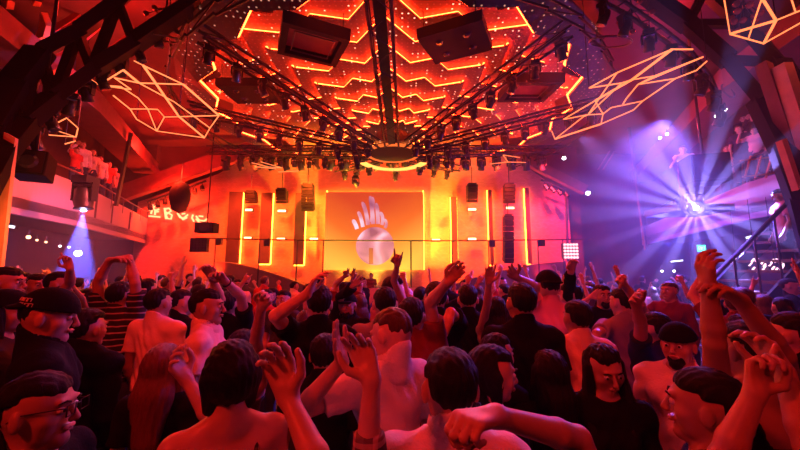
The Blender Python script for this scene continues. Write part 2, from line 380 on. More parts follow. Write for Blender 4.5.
# railing line across the stage front
rr=tag(empty('stage_rail',tuple(P(390,240,15.6))),'thin dark pipe rail crossing the stage wall with posts','railing')
m_=MB(); A=P(196,238,15.6);B=P(590,239,15.6);Mid=P(390,243,15.0); pts=[A.lerp(Mid,t).lerp(Mid.lerp(B,t),t) for t in [i/16 for i in range(17)]]
m_.tube(pts,.035); m_.build('rail',M['black_metal'],rr)
for px in (217,262,300,326,412,452,488,537,562):
    t=(px-196)/(590-196); p=pts[min(16,int(t*16))].lerp(pts[min(16,int(t*16)+1)],t*16-int(t*16)); m_=MB(); m_.tube([p,Vector((p.x,p.y,.75))],.03); m_.build('post',M['black_metal'],rr)
for px in (224,271,492,543,551):
    t=(px-196)/(590-196); p=pts[int(t*16)]; m_=MB(); m_.box(p+Vector((0,0,-.15)),(.25,.2,.3)); m_.build('rail_lamp',M['black_metal'],rr)
# blinder grids
def blinder(px0,py0,px1,py1,Y,lit,lab):
    a=P(px0,py0,Y);b=P(px1,py1,Y); t=tag(empty('blinder_light_grid',tuple(b)),lab,'stage light')
    m_=MB(); m_.box(((a.x+b.x)/2,Y+.12,(a.z+b.z)/2),(b.x-a.x,.2,a.z-b.z)); m_.build('housing',M['black_metal'],t)
    n=5
    for i in range(n):
        for j in range(n):
            c=Vector((a.x+(b.x-a.x)*(i+.5)/n,Y-.0,b.z+(a.z-b.z)*(j+.5)/n)); m_=MB(); m_.lathe([(.055,-.02),(.06,.02)],c,Matrix.Rotation(PI/2,3,'X'),8); m_.build('lens',M['bulb_pink'] if lit else M['lens_dark'],t)
blinder(563,243,579,259,14.6,True,'square grid of twenty-five small pink lamps at the right of the stage')
blinder(190,238,206,252,15.0,False,'unlit square lamp grid at the left of the stage, under the neon sign')
# hanging black monitor box at left with its rod
def hang_box(px0,py0,px1,py1,Y,lab,name='hanging_speaker',rod=None,depth=.5,yaw=0,pitch=0):
    a=P(px0,py0,Y);b=P(px1,py1,Y); c=(a+b)/2; t=tag(empty(name,tuple(c)),lab,'speaker')
    R=Euler((pitch,0,yaw)).to_matrix(); m_=MB(); m_.box(c,(abs(b.x-a.x),depth,abs(a.z-b.z)),R); m_.build('cabinet',M['speaker'],t,bevel=.02)
    m_=MB(); m_.box(c+R@Vector((0,-depth/2-.01,0)),(abs(b.x-a.x)*.85,.02,abs(a.z-b.z)*.85),R); m_.build('grille',M['black_metal'],t)
    m_=MB(); m_.lathe([(.3*abs(b.x-a.x),-.01),(.22*abs(b.x-a.x),.03)],c+R@Vector((0,-depth/2-.03,0)),R@Matrix.Rotation(PI/2,3,'X'),14); m_.build('cone',M['lens_dark'],t)
    m_=MB(); top=Vector((c.x,c.y,rod or 8.4)); m_.tube([Vector((c.x,c.y,max(a.z,b.z)-.05)),top],.03); m_.build('rod',M['black_metal'],t)
    return t
hang_box(198,223,216,233,14.6,'black box speaker on a long rod beside the neon sign')
hang_box(23,154,45,179,6.0,'large black speaker hanging before the left balcony front',yaw=.5,pitch=-.15,depth=.45)
hang_box(686,157,722,184,8.0,'large black speaker hanging above the violet beam light',yaw=-.3,depth=.6)
# ------------------------------------------------------------------ neon sign
ns=tag(empty('neon_sign',tuple(P(178,214,BACKY-.1))),'pink-orange neon sign of four glyphs on the left brick wall','sign')
NY=BACKY-.14
glyph=[[[(150,206),(153,205),(152,208),(157,205.5),(159,207)],[(149,210),(153,208.5),(156,210.5),(159,209)],[(152,210),(151,214)],[(155,209.5),(155,215)],[(155,212),(158.5,211.5)],[(149,216),(160,217)]],
 [[(165,209),(169,208.2),(171,211),(168,213),(165.5,212),(165,209)],[(168,213),(172,215),(171,219),(167.5,218.5),(166,215),(168,213)],[(164.5,208),(166,219)]],
 [[(177.5,213),(180,217.5),(184,218),(188,214.5)],[(179,215),(183,219.5),(187,217.5)],[(182,214),(185,213.5)]],
 [[(193,214.5),(192,218),(194,221.5)],[(196,216),(199,220),(204,221),(207,219)],[(196,219),(200,223),(205,222.5)],[(199,216),(203,216.5)]]]
for g in glyph:
    m_=MB()
    for stroke in g: m_.tube([P(x,y,NY) for x,y in stroke],.045,6)
    m_.build('glyph',M['neon'],ns)
# ------------------------------------------------------------------ stepped zigzag ceiling rosette
HUB=P(393,154,13.0); HX,HY=HUB.x,HUB.y; ROT=math.atan2(-HX,HY)   # axis of the spoke that runs to the camera
def rp(r,a,z): # polar about the hub, a=0 towards the camera
    th=a-ROT*1.0; return Vector((HX+r*math.sin(th), HY-r*math.cos(th), z))
RR=[6.7,5.95,5.2,4.4,3.6,2.8,2.05,1.35]; ZZ=[8.12,8.0,7.87,7.74,7.60,7.46,7.32,7.18]
off=[.40,-.30,.14,-.30,.26]
us=[0,.27,.5,.74,1]
S36=math.radians(36)
def edge(i,k,flip):
    r=RR[i]; z=ZZ[i]; a0=k*S36; pts=[]
    A=Vector((r*math.cos(S36/2)*0,0,0))
    for u,o in zip(us,off):
        uu=1-u if flip else u
        # chord of the sector
        p0=rp(r,a0,z);p1=rp(r,a0+S36,z); p=p0.lerp(p1,uu); rad=(Vector((p.x-HX,p.y-HY,0))); L=rad.length; rad/=L
        sc_o=o*(.45+.75*r/7); pts.append(Vector((p.x+rad.x*sc_o,p.y+rad.y*sc_o,z)))
    if flip: pts=pts[::-1]
    return pts
for k in range(-5,5):
    flip = k<0
    far = k in (-5,-4,4,3)
    nm={0:'towards the camera, right of the centre truss',-1:'towards the camera, left of the centre truss',1:'right front of the hub',-2:'left front of the hub',2:'right of the hub',-3:'left of the hub',3:'right rear of the hub',-4:'left rear of the hub',4:'behind the hub, right of centre',-5:'behind the hub, left of centre'}[k]
    t=tag(empty('ceiling_light_sector',tuple(rp(4,(k+.5)*S36,7.4))),'stepped zigzag ceiling panels glowing red, sector '+nm,'ceiling panels','glowing zigzag ceiling sectors')
    es=[edge(i,k,flip) for i in range(len(RR))]
    for i in range(len(RR)):
        outer=es[i]; zi=ZZ[i]
        inner=[Vector((q.x,q.y,zi)) for q in (es[i+1] if i+1<len(es) else [rp(.7,k*S36+S36*u,zi) for u in us])]
        # panel reaches a little over its inner neighbour
        inner=[Vector((q.x+(HX-q.x)*.04,q.y+(HY-q.y)*.04,zi)) for q in inner]
        m_=MB(); n=len(outer)
        m_.add([*outer,*inner,*[p+Vector((0,0,.04)) for p in outer],*[p+Vector((0,0,.04)) for p in inner]],
          [(j,j+1,n+j+1,n+j) for j in range(n-1)]+[(2*n+j,3*n+j,3*n+j+1,2*n+j+1) for j in range(n-1)]+[(j,2*n+j,2*n+j+1,j+1) for j in range(n-1)])
        m_.build('panel',M['perf'],t)
        if i>0:
            m_=MB()
            q=[p+(Vector((p.x-HX,p.y-HY,0)).normalized()*-.045)+Vector((0,0,.062)) for p in outer]
            for j in range(n-1): m_.beam(q[j],q[j+1],.05,.03)
            m_.build('led_strip',M['led_gold'] if far else M['led_red'],t)
    # dark perforated rim panel, hung lower, with a jagged inner edge
    ro=[rp(7.35,k*S36+S36*u,7.85) for u in us]; ri=[rp(6.75 if j%2 else 6.35,k*S36+S36*u,7.72) for j,u in enumerate(us)]
    m_=MB(); n=5
    m_.add(ri+ro+[p+Vector((0,0,.05)) for p in ri]+[p+Vector((0,0,.05)) for p in ro],[(j,n+j,n+j+1,j+1) for j in range(4)]+[(2*n+j,2*n+j+1,3*n+j+1,3*n+j) for j in range(4)]+[(j,j+1,2*n+j+1,2*n+j) for j in range(4)])
    m_.build('rim_panel',M['perf_dark'],t)
    m_=MB()
    for j in range(4): m_.beam(ri[j]*.995+Vector((HX*.005,HY*.005,.12)),ri[j+1]*.995+Vector((HX*.005,HY*.005,.12)),.05,.03)
    m_.build('led_strip',M['led_red'],t)
# square boxes hung in the sectors
def sq_box(k,r,size,z,tilt,lab,kind,yaw=0):
    a=(k+.5)*S36; c=rp(r,a,z); t=tag(empty('hanging_square_box',tuple(c)),lab,'ceiling box')
    R=(Matrix.Rotation(yaw,3,'Z') @ Matrix.Rotation(tilt,3,'X'))
    t.rotation_euler=R.to_euler(); 
    def part(nm,mb,m,par): 
        me=bpy.data.meshes.new(nm); me.from_pydata(mb.v,[],mb.f); me.materials.append(m); o=bpy.data.objects.new(nm,me); COL.objects.link(o); o.parent=par; return o
    h=size/2
    if kind=='speakers':
        part('cabinet',MB().box((0,0,0),(size,size*.92,.24)),M['speaker'],t)
        for x in (-.22,.22):
            for y in (-.2,.2):
                part('driver',MB().lathe([(.09,-.14),(.11,-.11),(.05,-.17)],(x*size,y*size,0),None,12),M['lens_dark'],t)
    else:
        m_=MB(); w=.16
        for (cx,cy,dx,dy) in ((0,h-w/2,size,w),(0,-h+w/2,size,w),(-h+w/2,0,w,size-2*w),(h-w/2,0,w,size-2*w)): m_.box((cx,cy,0),(dx,dy,.28))
        part('frame',m_,M['speaker'],t)
        part('inner_panel',MB().box((0,0,.08),(size-2*w,size-2*w,.05)),M['beam'],t)
        m_=MB(); m_.tube([(-h*.6,-h*.6,-.1),(h*.6,-h*.6,-.1),(h*.6,h*.6,-.1),(-h*.6,h*.6,-.1),(-h*.6,-h*.6,-.1)],.02); part('inner_tube',m_,M['rail'],t)
    for x in (-1,1):
        for y in (-1,1): part('hanger',MB().tube([(x*h*.8,y*h*.8,.1),(x*h*.8,y*h*.8,.55)],.012),M['cable'],t)
sq_box(-1,5.65,1.5,7.42,.12,'open dark square box with a glass inner panel, upper left of centre','frame',.42)
sq_box(0,5.65,1.5,7.42,.12,'dark square box with four round drivers, upper right of centre','speakers',-.42)
sq_box(-2,5.3,1.5,7.4,.1,'dark square box with drivers on the left of the rosette','speakers')
sq_box(1,5.3,1.5,7.4,.1,'open dark square box on the right of the rosette','frame')
# hub ring
t=tag(empty('ceiling_hub_ring',(HX,HY,6.35)),'large round dark hub ring with a glowing orange rim','hub')
m_=MB(); m_.lathe([(.93,0),(.93,.14),(.2,.2)],(HX,HY,6.42),None,40); m_.build('disc',M['speaker'],t)
m_=MB()
for j in range(40):
    a=2*PI*j/40;b=2*PI*(j+1)/40; m_.beam((HX+1.0*math.cos(a),HY+1.0*math.sin(a),6.44),(HX+1.0*math.cos(b),HY+1.0*math.sin(b),6.44),.09,.10)
m_.build('rim_light',emit('dim orange rim',(1,.17,.03),1.1),t)
m_=MB(); m_.lathe([(.18,0),(.18,.7)],(HX,HY,6.5),None,14); m_.build('stem',M['black_metal'],t)
t=tag(empty('ceiling_light_ring',(HX,HY+2.3,6.3)),'bright golden crescent lamp just behind the hub ring','lamp')
m_=MB()
for j in range(14):
    a=math.radians(20+j*10);b=math.radians(30+j*10); m_.beam((HX+1.35*math.cos(a),HY+1.5*math.sin(a)+.4,6.35),(HX+1.35*math.cos(b),HY+1.5*math.sin(b)+.4,6.35),.3,.05)
m_.build('glow_strip',emit('golden glow strip',(1,.42,.08),2.2),t)
# ------------------------------------------------------------------ radial trusses
def truss(a,b,w,h,label,group=None,name='lighting_truss',m=None,bay=.5):
    a=Vector(a);b=Vector(b); d=(b-a).normalized(); x=d.cross(Vector((0,0,1))).normalized()*w/2; z=Vector((0,0,h/2)); L=(b-a).length; n=max(2,int(L/bay))
    m_=MB()
    for s in (-1,1):
        for q in (-1,1): m_.tube([a+x*s+z*q,b+x*s+z*q],.042,5)
    for i in range(n):
        p=a.lerp(b,i/n);q=a.lerp(b,(i+1)/n)
        for s in (-1,1): m_.tube([p+x*s+z*(1 if i%2 else -1),q+x*s-z*(1 if i%2 else -1)],.014,4)
        m_.tube([p-x+z,q+x+z] if i%2 else [p+x+z,q-x+z],.014,4); m_.tube([p-x-z,q+x-z] if i%2 else [p+x-z,q-x-z],.014,4)
    if w>.45: m_.beam(a,b,.26,.12)
    o=m_.build(name,m or M['truss_metal']); return tag(o,label,'truss',group)
names={0:'running straight to the camera',-1:'running front left',1:'running front right',-2:'running left',2:'running right',-3:'running rear left',3:'running rear right',-4:'running far back left',4:'running far back right',5:'running straight back'}
# moving head fixture prototype (hangs, lens down)
def make_head():
    root=empty('moving_head_light')
    tag(root,'x','stage light')
    MB().box((0,0,-.06),(.26,.26,.12)).build('base',M['black_metal'],root,bevel=.02)
    m_=MB(); 
    for s in (-1,1): m_.box((s*.15,0,-.25),(.04,.12,.28))
    m_.box((0,0,-.135),(.34,.14,.04)); m_.build('yoke',M['black_metal'],root)
    R=Euler((.45,0,0)).to_matrix()
    h=MB().lathe([(.05,.17),(.10,.15),(.125,.05),(.12,-.1),(.135,-.19),(.12,-.2)],(0,0,-.36),R,12).build('head',M['dark_metal'],root,smooth=True)
    MB().lathe([(.10,-.205),(.11,-.195)],(0,0,-.36),R,12).build('lens',M['lens_dark'],h)
    MB().tube([(0,0,0),(0,0,.14)],.03).build('clamp',M['black_metal'],root)
    return root
HEAD=make_head(); used=[False]; cnt={}
def fixture(p,yaw,label,group,scale=1.0,roll=0):
    o=HEAD if not used[0] else copy_tree(HEAD); used[0]=True
    o.location=p; o.rotation_euler=(roll,0,yaw); o.scale=(scale,)*3; tag(o,label,'stage light',group); return o
ordn=['innermost','second','third','fourth','fifth','sixth','seventh','eighth','ninth','outermost']
for k in range(-4,6):
    zi,zo=6.5,7.35
    a=rp(1.0,k*S36,zi); b=rp(7.2,k*S36,zo)
    truss(a,b,.5 if k==0 else .3,.3,'radial lighting truss from the hub '+names[k],'radial ceiling trusses')
    nn=9 if k in (-1,1,2,-2) else (8 if abs(k)==3 else 5)
    if k==0: nn=0
    if k==5: nn=2
    for i in range(nn):
        p=a.lerp(b,(i+.7)/nn); lab='dark moving head lamp on the truss %s, %s from the hub'%(names[k],ordn[i] if i<nn-1 else 'last')
        fixture(p-Vector((0,0,.2)),random.uniform(-1,1),lab,'moving heads on the radial trusses',.8,random.uniform(-.15,.15))
# outer ring truss round the rosette
m_=MB()
for j in range(40):
    a=2*PI*j/40;b=2*PI*(j+1)/40
    for dz in (0,.3): m_.tube([rp(7.45,a,7.15+dz),rp(7.5,b,7.15+dz)],.035,5)
    m_.tube([rp(7.45,a,7.15),rp(7.5,b,7.45)],.018,4)
tag(m_.build('ring_truss',M['truss_metal']),'thin circular truss round the outside of the zigzag ceiling','truss')
# back cross truss with hanging white-yellow fixtures
truss(P(208,150,15.2),P(560,150,15.2),.3,.3,'straight cross truss with lamps above the stage front')
for i in range(22):
    px=226+i*15; p=P(px,154,15.2); fixture(p-Vector((0,0,.1)),random.uniform(-1,1),'moving head lamp on the stage cross truss, number %d position from the left end'%(i+1) if 0 else 'stage cross truss lamp hanging above '+('the leftmost wall panels' if px<280 else 'the screen' if 320<px<430 else 'the gap left of the screen' if px<=320 else 'the rightmost wall panels'),'moving heads on the stage cross truss',1.2)
# ------------------------------------------------------------------ geometric led tube frames
def tubeframe(name,V,E,zf,lab,thick=()):
    pts={k:zf(k,v) for k,v in V.items()}
    c=sum((p for p in pts.values()),Vector())/len(pts); t=tag(empty(name,tuple(c)),lab,'ceiling light')
    for e in E:
        a,b=pts[e[0]],pts[e[1]]; m_=MB(); w=(.036 if (e in thick) else .021)*(.75 if 'nearest' in lab else 1); m_.beam(a,b,w,w); m_.build('led_tube',M['led_amber'],t)
    zs=sorted(pts.values(),key=lambda p:p.x); ends=[zs[0],zs[-1],zs[len(zs)//2]]
    for p in ends: m_=MB(); m_.tube([p,Vector((p.x,p.y,8.4))],.01,4); m_.build('hanging_wire',M['cable'],t)
VL=dict(a=(134.4,61),b=(143.3,65.5),c=(183.3,84.4),d=(219,115.5),e=(204.4,137.8),f=(210,128),g=(156.7,131),h=(164.4,117),i=(157.8,109.5),j=(147.8,109),k=(130,109),l=(136.7,119.3),m=(179,116.7),n=(139,83),o=(156.7,83),p=(123.3,70),q=(114.4,77.8),r=(90,79),s=(99,85),t=(121,86.7),u=(131,89.5),v=(137.8,97.8),w=(113.3,95.5),x=(174.4,102))
EL=['ab','bc','cd','df','fe','bm','me','pn','nx','xf','nc','nq','qu','us','ts','tv','vj','kj','ji','ih','hm','md','kl','lg','ge','jg','hg','wk','rs','ps']
tubeframe('geometric_tube_light',VL,EL,lambda k,v:PZ(v[0],v[1],6.0+.12*math.sin(ord(k)*2.1)),'large polygonal frame of glowing amber tubes hanging upper left',('bm','me','pn','cd'))
VR=dict(A=(589,88),B=(617,72.7),C=(672,49.3),D=(693,49.3),E=(621.7,83),F=(632,79.7),G=(654.4,76),H=(638,84.4),I=(675.4,78.5),J=(696.4,70.4),K=(707,61),L=(703.4,56.8),M=(626.4,98.4),N=(623,104),O=(642.7,101),P=(633.4,110),Q=(601,124),R=(603,114),S=(588,114.7),T=(583,117),U=(555,139),V=(551.7,131),W=(563.4,119.4),X=(595,100.7),Y=(611,107.7))
ER=['AB','BC','CD','AE','EF','CF','FX','XW','BS','FG','GH','HI','GL','HL','IJ','JK','YO','YR','RS','ST','TU','VU','UQ','QP','PO','MH','MN','WS','XR','RQ','OI','ES']
tubeframe('geometric_tube_light',VR,ER,lambda k,v:PZ(v[0],v[1],6.0+.1*math.sin(ord(k)*2.1)),'large polygonal frame of glowing amber tubes hanging right of the rosette',('CF','FX','UQ'))
VT=dict(a=(722,-14),b=(730,34),c=(763.7,43.5),d=(776,20.4),e=(757,-10),f=(748.6,38),g=(764,-8),h=(795.7,12.4),i=(791,-2),j=(822,2),k=(820,12))
tubeframe('geometric_tube_light',VT,['ab','bc','bd','dc','de','fg','dh','hi','hj','ck'],lambda k,v:PZ(v[0],v[1],5.6+.05*math.sin(ord(k))),'nearest amber tube frame, at the upper right above the dark arch',('bd','dc','de'))
VS=dict(a=(57.7,122.6),b=(66.6,118),c=(78,128),d=(76,137),e=(55,130),f=(49,135),g=(65,144),h=(75.5,141))
tubeframe('geometric_tube_light',VS,['ab','bc','cd','ed','fd','gh','ae'],lambda k,v:P(v[0],v[1],8.9),'small tube frame seen over the left balcony')
VC=dict(a=(251.6,162.7),b=(269,167),c=(255,166.6),d=(276.5,169),e=(282,168),f=(260.5,161.8),g=(298.7,171),h=(278,172))
tubeframe('geometric_tube_light',VC,['ab','cd','fe','be','hg'],lambda k,v:P(v[0],v[1],14.2),'small edge-on tube frame above the left light panels')
VD=dict(a=(503,155),b=(508,162),c=(526,162.5),d=(520,157.5),e=(490,164))
tubeframe('geometric_tube_light',VD,['ab','bc','ad','eb'],lambda k,v:P(v[0],v[1],14.2),'small edge-on tube frame above the right light panels')
# ------------------------------------------------------------------ arched roof ribs, upper left and upper right
def polyrib(name,U,L,Ys,webs,m,lab,w=.22):
    t=tag(empty(name,tuple(P(*L[0],Ys[0]))),lab,'arch')
    def chord(pts,nm,ww):
        m_=MB(); n=len(pts); q=[P(p[0],p[1],Ys[0]+(Ys[1]-Ys[0])*i/(n-1)) for i,p in enumerate(pts)]
        for i in range(n-1): m_.beam(q[i],q[i+1]+(q[i+1]-q[i]).normalized()*.03,.4,ww,(0,0,1) )
        m_.build(nm,m,t); return q
    a=chord(U,'upper_chord',w); b=chord(L,'lower_chord',w)
    for i,j in webs:
        m_=MB(); m_.beam(a[i],b[j],.14,.14); m_.build('web_strut',m,t)
polyrib('roof_arch',[(-40,190),(-12,128),(14,84),(40,52),(78,32),(118,2),(150,-30)],[(-26,196),(0,150),(24,122),(54,98),(92,70),(134,44),(196,2)],(4.8,7.2),[(1,1),(2,1),(2,2),(3,3),(3,2),(4,3),(4,4),(5,4),(5,5),(6,6)],M['darkbeam'],'big dark roof arch with slanting struts, upper left corner')
polyrib('roof_arch',[(660,-40),(706,-12),(744,24),(776,62),(806,112),(830,170),(856,250),(880,340)],[(640,-10),(688,24),(728,60),(762,100),(786,148),(806,200),(826,270),(844,350)],(7.0,4.8),[(0,0),(1,0),(1,1),(2,1),(3,2),(3,3),(4,4)],M['darkbeam'],'big dark roof arch, upper right corner')
# panels between the ribs, their red light put into the board colour
def slab(name,px,Y,m,lab,cat,th=.12):
    pts=[P(x,y,yy) for (x,y,yy) in px]; m_=MB(); nrm=(pts[1]-pts[0]).cross(pts[2]-pts[0]).normalized()*th; m_.prism(pts,nrm); o=m_.build(name,m)
    if lab: tag(o,lab,cat)
    return o
RP=M['red_lit_board']=mat('ceiling board toned red as lit',(.28,.06,.045),.7,0,.2,2)
slab('ceiling_board',[(26,52,7.6),(112,-4,8.4),(124,-16,8.4),(20,44,7.6)],0,RP,'long narrow red-lit ceiling board crossing the upper left corner','panel')
slab('ceiling_board',[(52,72,7),(104,26,7.6),(88,34,7.6),(56,56,7)],0,RP,'red-lit ceiling board seen through the left arch','panel')
slab('ceiling_board',[(70,76,7.8),(148,18,8.6),(146,34,8.6),(72,92,7.8)],0,RP,'longest red-lit ceiling board behind the left arch','panel')
slab('ceiling_board',[(0,96,5.8),(16,72,6),(14,88,6),(0,120,5.8)],0,RP,'small red-lit board at the left edge behind the arch','panel')
# inner curved lighting pipe with lamps, upper left
def curvedpipe(px,Ys,n,lab,labl,grp):
    q=[P(p[0],p[1],Ys[0]+(Ys[1]-Ys[0])*i/(len(px)-1)) for i,p in enumerate(px)]
    m_=MB(); m_.tube(q,.05,6); m_.tube([p+Vector((0,0,.28)) for p in q],.04,6)
    for i in range(len(q)-1):
        for k in range(3):
            a=q[i].lerp(q[i+1],k/3); b=q[i].lerp(q[i+1],(k+1)/3)+Vector((0,0,.28)); m_.tube([a,b],.015,4)
    tag(m_.build('curved_lighting_truss',M['truss_metal']),lab,'truss')
    for i in range(n):
        t=(i+.5)/n*(len(q)-1); p=q[int(t)].lerp(q[min(int(t)+1,len(q)-1)],t-int(t)); fixture(p-Vector((0,0,.05)),random.uniform(-1,1),labl,grp,.8)
curvedpipe([(14,160),(44,114),(80,84),(112,62),(150,34),(186,6)],(6.0,7.4),10,'curved truss of small lamps along the left arch','small lamp on the curved truss of the left arch','lamps on the left curved truss')
curvedpipe([(592,-4),(626,14),(664,40),(692,62),(712,88),(722,112)],(6.2,7.4),8,'curved truss of small lamps on the right side','small lamp on the curved truss of the right arch','lamps on the right curved truss')
# hanging ring hoops and lamp clusters
def hoop(px,py,Y,r,lab,tilt=.9,m='rail',arc=(0,2*PI)):
    c=P(px,py,Y); m_=MB(); R=Euler((tilt,0,.3)).to_matrix(); n=24
    m_.tube([c+R@Vector((r*math.cos(arc[0]+(arc[1]-arc[0])*i/n),r*math.sin(arc[0]+(arc[1]-arc[0])*i/n),0)) for i in range(n+1)],.02,5)
    m_.tube([c+R@Vector((0,r,0)),Vector((c.x,c.y+.1,8.4))],.012,4)
    tag(m_.build('ring_pendant',M[m]),lab,'pendant light')
hoop(610,42,7.0,.42,'thin metal hoop hanging at the top right of the rosette',.4,'brass' if 'brass' in M else 'rail')
hoop(163,38,7.2,.4,'thin metal hoop hanging at the top left of the rosette',.4)
hoop(728,91,8.6,.22,'small ring lamp above the right balcony',1.3)
def cluster(px,py,Y,lab,n=9,r=.35):
    c=P(px,py,Y); t=tag(empty('globe_chandelier',tuple(c)),lab,'chandelier'); random.seed(int(px))
    m_=MB(); m_.tube([c,Vector((c.x,c.y,8.4))],.02)
    ps=[]
    for i in range(n):
        a=2*PI*i/n*1.7; q=c+Vector((r*math.cos(a)*random.uniform(.4,1),r*math.sin(a)*random.uniform(.4,1),random.uniform(-.3,.1))); ps.append(q); m_.tube([c+Vector((0,0,.15)),q],.012,4)
    m_.build('arms',M['dark_metal'],t)
    for q in ps: m_=MB(); m_.lathe([(.02,-.06),(.05,-.03),(.06,0),(.05,.04),(.02,.06)],q,None,10); m_.build('globe',M['glassglobe'],t,smooth=True)
M['glassglobe']=mat('smoked glass globe',(.35,.10,.07),.1,.3,.1,4)
cluster(744,8,5.9,'cluster of small smoked globes hanging inside the nearest tube frame',10,.3)
cluster(632,14,6.8,'dark twisted chandelier of rods and globes at the top right',9,.4)
cluster(166,14,7.2,'dark twisted chandelier of rods and globes at the top left',9,.4)
# jagged lit fins, far upper left
FN=M['fin']=mat('orange painted fin',(.85,.30,.12),.6)
for poly,lab in [([(41,12),(46,26),(43,37),(33,40),(38,29)],'small jagged orange ceiling fin near the top left corner'),([(0,0),(8,0),(6,9),(2,5)],'tiny orange fin in the very top left corner'),([(31,0),(35,1),(33,6)],'tiny orange fin at the top edge, left'),([(41,70),(50,60),(46,66),(44,78)],'small orange fin behind the left arch struts')]:
    pts=[P(x,y,7.5) for x,y in poly]; m_=MB(); m_.prism(pts,(0,.15,.1)); tag(m_.build('ceiling_fin',FN),lab,'panel')
# ------------------------------------------------------------------ lit posts at the picture's sides
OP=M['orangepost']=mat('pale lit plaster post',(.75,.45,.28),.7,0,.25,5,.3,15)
def pxpost(name,pxs,Y,th,m,lab):
    pts=[P(x,y,Y) for x,y in pxs]; m_=MB(); m_.prism(pts,(0,th,0)); return tag(m_.build(name,m),lab,'post')
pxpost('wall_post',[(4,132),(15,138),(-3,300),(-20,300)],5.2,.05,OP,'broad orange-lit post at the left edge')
pxpost('wall_post',[(766,60),(773,63),(803,150),(796,150)],5.6,.2,M['beam'],'inner of the two slanting red-lit posts at the right edge')
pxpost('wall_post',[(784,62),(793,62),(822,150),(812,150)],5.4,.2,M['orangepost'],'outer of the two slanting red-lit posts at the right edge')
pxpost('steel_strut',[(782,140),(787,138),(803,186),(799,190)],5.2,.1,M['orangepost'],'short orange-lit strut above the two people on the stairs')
# slim verticals in the violet area
for px0,py0,px1,py1,Y,lab in [(629,128,646,250,12.8,'tall slim pink-lit post left of the violet light'),(566,196,568,262,15.8,'steel post at the right end of the brick wall')]:
    post(px0,py0,px1,py1,Y,.09,M['rail'],lab)
for px in (603,608): m_=MB(); m_.beam(P(px-5,170,14),P(px+7,151,14),.05,.05); tag(m_.build('slanting_tube_light',M['neon2'] if 'neon2' in M else M['beam']),'%s of two parallel slanting red tubes in the violet haze'%('left' if px==603 else 'right'),'tube')
# ------------------------------------------------------------------ under the balconies
ex=tag(empty('exit_sign',tuple(P(702,248,12.5))),'small green lit exit sign under the violet light','sign')
a=P(697,245,12.5);b=P(706,251.5,12.5)
m_=MB(); m_.box((a+b)/2+Vector((0,.06,0)),(b.x-a.x+.04,.1,a.z-b.z+.04)); m_.build('housing',M['black_metal'],ex)
m_=MB(); m_.box((a+b)/2,(b.x-a.x,.02,a.z-b.z)); m_.build('lit_panel',M['exit'],ex)
def stroke_text(letters,o,w,h,gap,m,parent,r=.006):
    G={'E':[[(1,0),(0,0),(0,1),(1,1)],[(0,.5),(.8,.5)]],'X':[[(0,0),(1,1)],[(0,1),(1,0)]],'I':[[(.5,0),(.5,1)]],'T':[[(.5,0),(.5,1)],[(0,1),(1,1)]]}
    m_=MB()
    for i,ch in enumerate(letters):
        for s in G[ch]: m_.tube([o+Vector((i*(w+gap)+x*w,0,y*h)) for x,y in s],r,4)
    m_.build('lettering',m,parent)
wd=(b.x-a.x); stroke_text('EXIT',Vector((a.x+wd*.12,a.y-.02,b.z+(a.z-b.z)*.25)),wd*.14,(a.z-b.z)*.5,wd*.06,M['signwhite'],ex)
def smallsign(px,py,w,h,Y,lab,m='signwhite',yaw=0):
    c=P(px,py,Y); t=tag(empty('lit_sign',tuple(c)),lab,'sign'); R=Matrix.Rotation(yaw,3,'Y')
    MB().box(c+Vector((0,.04,0)),(w/F*Y*1.1,.06,h/F*Y*1.4),R).build('housing',M['black_metal'],t); MB().box(c,(w/F*Y,.02,h/F*Y),R).build('face',M[m],t)
smallsign(752,236.5,12,2,8.6,'small tilted white lit sign on the right under the balcony',yaw=-.25)
smallsign(10,226.5,9,2.4,7.4,'small white lit sign at the left edge',yaw=.15)
smallsign(677,261,12,1.3,11,'faint horizontal white tube under the right balcony',yaw=-.1)
def bulb(px,py,Y,r,lab,m='lamp_warm',grp=None):
    c=P(px,py,Y); t=tag(empty('ceiling_spotlight',tuple(c)),lab,'lamp',grp)
    MB().lathe([(r*.3,-r),(r*.9,-r*.5),(r,0),(r*.7,r*.7)],c,None,10).build('bulb',M[m],t); MB().tube([c+Vector((0,0,r*.6)),c+Vector((0,0,r*.6+.15))],r*.5).build('holder',M['black_metal'],t)
for px,py,Y,r,lab,m in [(28.5,237,9,.05,'tiny warm spotlight left of the blue beam, nearest the left edge','lamp_warm'),(37,240,9.5,.03,'tiny warm spotlight, second from the left edge','lamp_warm'),(46,242,10,.03,'tiny warm spotlight, third from the left edge','lamp_warm'),(60,246,10.5,.03,'tiny spotlight just left of the blue beam, upper of a close pair','lamp_white'),(69,247,10.5,.03,'tiny spotlight at the left rim of the blue beam','lamp_white'),(78,253,10.5,.09,'bright white spotlight inside the blue beam','lamp_blue'),
   (662,271,11,.035,'tiny white spotlight low under the right balcony, left of a pair','lamp_white'),(674,271,11,.035,'tiny white spotlight low under the right balcony, right of a pair','lamp_white'),(717,116,9,.05,'tiny white lamp high right, left of a pair near the ring lamp','lamp_white'),(725,109,9,.05,'tiny white lamp high right, right of a pair near the ring lamp','lamp_white'),(660,138,11,.045,'tiny white lamp left of the performer, lower of a pair','lamp_white'),(667,134,11,.045,'tiny white lamp left of the performer, upper of a pair','lamp_white'),(564,158,13,.07,'small white lamp right of the stage trusses','lamp_white'),(588,193,13,.08,'white lamp on the dark wall right of the brick','lamp_white')]:
    bulb(px,py,Y,r,lab,m)
